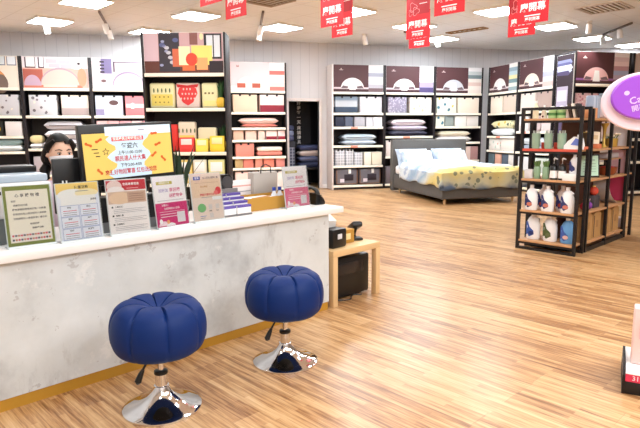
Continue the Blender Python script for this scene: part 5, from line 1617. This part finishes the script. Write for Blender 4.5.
tag(MB().box(-.05, .05, -.09, .09, 0, .03, q(222, 120, 90), .006).build('coral_tray', None, gp(.19, .1, 1.131), A), 'flat coral tray behind the soft white pack', 'tray')

# top shelf of the end rack
o = thing('tall_bottle', 'tall pale yellow bottle at the outer end of the top shelf', 'bottle', gp(.1, .55, 1.461), A)
MB().lathe([(0, 0), (.03, 0), (.032, .01), (.03, .12), (.014, .15), (.012, .17), (0, .17)], q(250, 240, 206), 16).build('body', o); MB().cyl(0, 0, .17, .195, .015, PAPER, 12).build('cap', o)
o = thing('spray_bottle', 'small white cone bottle beside the tall yellow one', 'bottle', gp(.1, .455, 1.461), A)
MB().lathe([(0, 0), (.03, 0), (.03, .05), (.012, .11), (.012, .12), (0, .12)], q(246, 232, 214), 16).build('body', o); MB().cyl(0, 0, .12, .145, .01, PAPER, 12).build('cap', o)
MB().oval(0, .022, .012, .012, -.031, q(90, 30, 26), 12, M=Matrix.Rotation(-PI / 2, 4, 'Z')).build('printed_spot', o)
LIM = pr('pale_green_jar', (190, 226, 160), .3)
for i, y in enumerate((.36, .265)):
    o = thing('cream_jar', ('green jar with a white dome lid on the top shelf, outer one', 'green jar with a white dome lid on the top shelf, inner one')[i], 'jar', gp(.1, y, 1.461), A, 'green jars on the top shelf')
    MB().lathe([(0, 0), (.04, 0), (.044, .01), (.044, .085), (.036, .095), (0, .095)], LIM, 18).build('body', o)
    MB().lathe([(.0445, .03), (.0445, .06)], q(90, 150, 80), 18).build('printed_band', o)
    MB().lathe([(.038, .095), (.036, .115), (.02, .128), (0, .131)], PAPER, 18).build('lid', o)
o = thing('spray_bottle', 'white pump bottle between the green jars and the leaning books', 'bottle', gp(.1, .195, 1.461), A)
MB().lathe([(0, 0), (.02, 0), (.022, .01), (.02, .09), (.009, .1), (0, .1)], q(236, 224, 216), 14).build('body', o); MB().tube([(0, 0, .1), (0, 0, .13), (-.02, .01, .132)], .007, PAPER, 8).build('pump', o)
for i, (y, m) in enumerate(((.15, q(70, 52, 44)), (.108, q(238, 226, 210)), (.066, q(50, 40, 42)))):
    b = MB().box(-.06, .06, -.012, .012, 0, .15, m, .002, M=Matrix.Rotation(R(-14), 4, 'X')).build('book', None, gp(.12, y, 1.4645), A)
    tag(b, ('brown book leaning on the top shelf of the end rack', 'white book leaning between two dark ones', 'black book leaning next to the black post')[i], 'book', 'leaning books on the end rack')

# long side
KB = pr('kraft_bag', (190, 146, 92), .65)
for i, (x, lb) in enumerate(((.36, 'kraft gift bag on the bottom shelf nearest the detergent bottles'), (.62, 'kraft gift bag second along the bottom shelf'), (.94, 'kraft gift bag third along the bottom shelf'), (1.21, 'kraft gift bag farther along, by the pink end goods'))):
    o = thing('gift_bag', lb, 'bag', gp(x + .1, .13, .111), A, 'kraft gift bags on the black rack')
    MB().prism([(-.115, 0), (.115, 0), (.105, .27), (.06, .3), (-.06, .3), (-.105, .27)], -.085, .085, KB).build('body', o)
    MB().box(-.1, -.085, -.088, -.0852, .01, .26, pr('bag_dark', (84, 58, 40), .6)).build('side_fold', o)
    MB().box(-.03, .03, -.0875, -.0852, .12, .2, pr('bag_mark', (168, 124, 74), .6)).build('printed_mark', o)
for i, (x, r, m, z) in enumerate(((.40, .045, q(190, 40, 60), 0), (.51, .045, q(120, 60, 150), 0))):
    o = thing('yarn_ball', ('red round sachet beside the purple one', 'purple round sachet between the red sachet and grey block')[i], 'sachet', gp(x, .08, .451), A, 'round sachets')
    MB().lathe([(r * math.sin(PI * k / 12), r - r * math.cos(PI * k / 12)) for k in range(13)], m, 18).build('body', o)
    MB().tube([(0, 0, 2 * r - .003), (0, 0, 2 * r + .03)], [.012, .022], q(220, 180, 190), 8).build('tied_neck', o)
tag(MB().box(-.08, .08, -.06, .06, 0, .14, q(70, 66, 72), .01).build('grey_block', None, gp(.72, .12, .451), A), 'dark grey box under the red ball on the second shelf', 'box')
o = thing('toy_ball', 'orange red ball resting on the dark grey box', 'ball', gp(.71, .1, .592), A)
MB().lathe([(.05 * math.sin(PI * k / 12), .05 - .05 * math.cos(PI * k / 12)) for k in range(13)], q(206, 70, 50), 18).build('body', o); MB().cyl(.0, 0, .098, .112, .018, q(250, 200, 120), 10).build('cap', o)
o = MB()
pts = [(.18 - .2 * (k / 10) ** 2.2 - .04, .02 + .27 * k / 10) for k in range(11)]
pts = [(-.16 + .3 * (1 - k / 10) ** 2.5, .004 + .29 * k / 10) for k in range(11)]
vs_, fs_ = [], []
for x, z in pts:
    vs_ += [(x, -.09, z), (x, .09, z), (x - .008, -.09, z + .006), (x - .008, .09, z + .006)]
for k in range(10):
    a, b = 4 * k, 4 * (k + 1)
    fs_ += [(a, a + 1, b + 1, b), (a + 2, b + 2, b + 3, a + 3), (a, b, b + 2, a + 2), (a + 1, a + 3, b + 3, b + 1)]
fs_ += [(0, 2, 3, 1), (40, 41, 43, 42)]
o.add(vs_, fs_, q(206, 204, 210, .4), True)
tag(o.build('curved_stand', None, gp(1.2, .14, .447), A), 'pale grey curved stand on the second shelf of the long rack', 'stand')
o = thing('picture_frame', 'leaning frame with a pale green card on the middle shelf', 'frame', gp(.62, .13, .804), A - R(52))
Mt = Matrix.Rotation(R(-12), 4, 'X')
MB().box(-.11, .11, -.008, .008, 0, .26, pr('dark_frame', (30, 24, 24), .4), .003, M=Mt).build('frame', o)
m = MB().rect(-.096, .096, .015, .245, -.009, q(196, 230, 206), Mt).rect(-.06, .06, .19, .2, -.0095, q(110, 150, 130), Mt)
for k in range(4): m.rect(-.07, .07, .15 - .03 * k, .156 - .03 * k, -.0095, q(150, 180, 160), Mt)
m.build('card', o)
o = thing('wire_basket', 'copper basket of red goods on the middle shelf', 'basket', gp(1.2, .15, .801), A)
MB().lathe([(0, 0), (.11, 0), (.13, .02), (.15, .09), (.145, .09), (.12, .025), (0, .012)], pr('copper', (166, 92, 56), .4, .5), 24, sx=1.1, sy=.8).build('bowl', o)
for i, (dx, dy) in enumerate(((-.06, 0), (.02, .03), (.05, -.03))):
    tag(MB().cushion(.09, .07, .07, (q(196, 50, 40), q(220, 110, 70), q(170, 40, 50))[i]).build('wrapped_soap', None, gp(1.2 + dx, .15 + dy, .83), A),
        ('red wrapped soap in the copper basket', 'orange wrapped soap in the copper basket', 'crimson wrapped soap in the copper basket')[i], 'soap', 'wrapped soaps in the copper basket')
tag(MB().box(-.2, .2, -.08, .08, 0, .06, q(206, 200, 206), .015).build('folded_towel', None, gp(1.2, .16, 1.0), A), 'pale folded towel above the copper basket', 'towel')
o = tag(MB().box(-.22, .22, -.1, .1, 0, .012, SHW).build('towel_shelf', None, gp(1.2, .16, .986), A), 'thin wooden ledge carrying the pale folded towel', 'ledge')
for sx in (-1, 1):
    MB().box(sx * .21 - .008, sx * .21 + .008, -.095, -.075, -.185, 0, BLACK).build('leg', o)
    MB().box(sx * .21 - .008, sx * .21 + .008, .075, .095, -.185, 0, BLACK).build('leg', o)
for i, (x, m, hh) in enumerate(((.44, q(90, 70, 40), .17), (.475, q(232, 206, 120), .18))):
    tag(MB().box(-.012, .012, -.06, .06, 0, hh, m, .002, M=Matrix.Rotation(R(-10), 4, 'Y')).build('book', None, gp(x, .12, 1.1355), A), ('dark book leaning on the fourth shelf beside a yellow one', 'yellow book leaning on the fourth shelf')[i], 'book', 'books on the long rack')
o = thing('card_display', 'cream card display propped on the fourth shelf', 'card', gp(.68, .15, 1.1325), A - R(50))
MB().box(-.08, .08, -.004, .004, 0, .19, q(248, 232, 206), 0, M=Matrix.Rotation(R(-12), 4, 'X') @ Matrix.Rotation(R(6), 4, 'Y')).build('card', o)
MB().box(-.06, .06, -.0052, -.0042, .1, .15, q(226, 196, 150), 0, M=Matrix.Rotation(R(-12), 4, 'X') @ Matrix.Rotation(R(6), 4, 'Y')).build('printed_picture', o)
MB().box(-.03, .03, .0, .07, 0, .006, q(230, 214, 190)).build('foot', o)
tag(MB().box(-.05, .05, -.04, .04, 0, .05, q(222, 130, 90), .005).build('coral_box', None, gp(.58, .06, 1.131), A), 'coral box low on the fourth shelf beside the dark book', 'box')
o = thing('trumpet_vase', 'tall golden trumpet vase on the fourth shelf', 'vase', gp(1.0, .13, 1.131), A)
MB().lathe([(0, 0), (.04, 0), (.034, .015), (.018, .04), (.016, .16), (.024, .23), (.05, .28), (.046, .28), (.018, .225), (0, .2)], pr('gold', (214, 178, 90), .3, .5), 20).build('body', o)
o = thing('potted_flowers', 'gold pot of cream flowers on the fourth shelf under the purple sign', 'plant', gp(1.28, .14, 1.131), A)
MB().lathe([(0, 0), (.06, 0), (.066, .01), (.07, .1), (.064, .1), (.06, .09), (0, .09)], pr('gold', (214, 178, 90), .3, .5), 20).build('pot', o)
f = MB()
for k in range(16):
    a = k * 2.4; r = .085 * math.sqrt((k + .5) / 16)
    p = (r * math.cos(a), r * math.sin(a), .13 + .03 * ((k * 5) % 4) / 4)
    f.tube([(p[0] * .5, p[1] * .5, .085), p], .004, GLD, 5)
    f.lathe([(0, -.012), (.016, -.008), (.02, 0), (.012, .01), (0, .012)], q(246, 232, 206), 8, p)
f.build('flowers', o)
tag(MB().box(-.07, .07, -.06, .06, 0, .11, q(224, 160, 110), .004).build('wooden_box', None, gp(.43, .1, 1.461), A), 'orange wooden box on the top shelf between two black posts', 'box')
o = thing('rolled_towel', 'grey blue rolled towel standing on the top shelf', 'towel', gp(.62, .14, 1.461), A)
MB().lathe([(0, 0), (.085, 0), (.09, .01), (.09, .23), (.08, .25), (.06, .24), (.05, .245), (.03, .235), (0, .235)], pat('towel_blue', 'stripe', (146, 160, 182), (176, 186, 204), 30), 24, sx=1.1, sy=.8).build('body', o)
tag(MB().cushion(.2, .18, .16, q(232, 216, 222)).build('small_cushion', None, gp(.82, .14, 1.461), A), 'pale pink small cushion on the top shelf beside the rolled towel', 'cushion')
PKC = q(226, 110, 140)
for i, (z, m, hh) in enumerate(((.11, q(246, 232, 232), .12), (.45, q(206, 60, 100), .3), (.8, q(240, 196, 206), .28), (1.13, q(240, 230, 232), .25))):
    o = tag(MB().box(-.08, .08, -.09, .09, 0, hh, m, .006).build('goods_box', None, gp(1.655, .15, z + .001), A), ('white box low on the far end rack', 'deep pink box on the far end rack', 'pale pink box on the far end rack', 'white box high on the far end rack')[i], 'box', 'boxes on the far end rack')
    MB().box(-.05, .05, -.0925, -.0905, hh * .3, hh * .7, PAPER).build('paper_label', o)

# ================================================================== promotion stand with the purple sign
PS = Vector((2.197, 2.218, 0))                     # its corner towards the counter
pa = R(-43)
ds = thing('promotion_stand', 'black promotion stand with a round purple sign on a pole, at the frame edge', 'stand', PS, pa)
def pp_(x, y, z): return PS + Vector((x * math.cos(pa) - y * math.sin(pa), x * math.sin(pa) + y * math.cos(pa), z))
MB().box(0, .5, 0, .36, 0.0, .07, BLACK, .006).build('base', ds)
MB().prism([(.0, .0), (.3, .0), (.3, .15), (.12, .15), (.0, .1)], -.012, 0, BLACK, M=Matrix.Rotation(PI / 2, 4, 'Z')).build('side_guard', ds)
MB().box(.014, .5, -.004, .004, .07, .11, q(214, 50, 84)).box(.014, .5, -.0045, .0045, .11, .116, PAPER).text('31', .06, .09, .034, -.0048, q(255, 214, 224)).build('price_strip', ds)
MB().box(.014, .5, .004, .36, .07, .128, PAPER, .004).build('white_ledge', ds)
MB().cyl(.105, .315, .07, 1.58, .01, pr('white_pole', (236, 232, 232), .4), 14).build('pole', ds)
fa = Matrix.Rotation(R(2), 4, 'Z')
DISC = pr('pale_pink_disc', (250, 226, 236), .4)
sg = MB().lathe([(0, -.01), (.194, -.01), (.202, 0), (.194, .01), (0, .01)], DISC, 56, M=Matrix.Translation((.008, .308, 1.488)) @ fa @ Matrix.Rotation(PI / 2, 4, 'X') @ Matrix.Diagonal((1, .76, 1, 1))).build('backing_disc', ds)
PV = pr('purple_disc', (166, 84, 224), .35)
m = MB().lathe([(0, -.012), (.152, -.012), (.162, 0), (.152, .012), (0, .012)], PV, 56, M=Matrix.Translation((.014, .27, 1.51)) @ fa @ Matrix.Rotation(PI / 2, 4, 'X') @ Matrix.Diagonal((1, .72, 1, 1)))
Mr = Matrix.Translation((.012, .27, 1.506)) @ fa @ Matrix.Rotation(R(-16), 4, 'Y')
LV = q(236, 206, 250)
m.text('Carry', -.015, .0, .05, -.0135, LV, Mr).text('開幕禮遇', -.005, -.042, .034, -.0135, LV, Mr).text('優惠中', .01, -.073, .022, -.0135, LV, Mr)
m.oval(-.075, .048, .013, .012, -.0135, LV, 12, M=Mr)
m.build('purple_disc', ds)
MB().box(-.01, .11, .29, .32, 1.48, 1.5, pr('white_pole', (236, 232, 232), .4)).build('bracket', ds)
o = tag(MB().box(0, .2, 0, .1, 0, .3, q(240, 204, 198), .008).build('product_box', None, pp_(.035, .1, .1295), pa), 'pale pink product box standing on the black promotion stand', 'box')
MB().box(.03, .17, -.003, -.0005, .14, .26, q(236, 176, 180)).build('printed_panel', o)
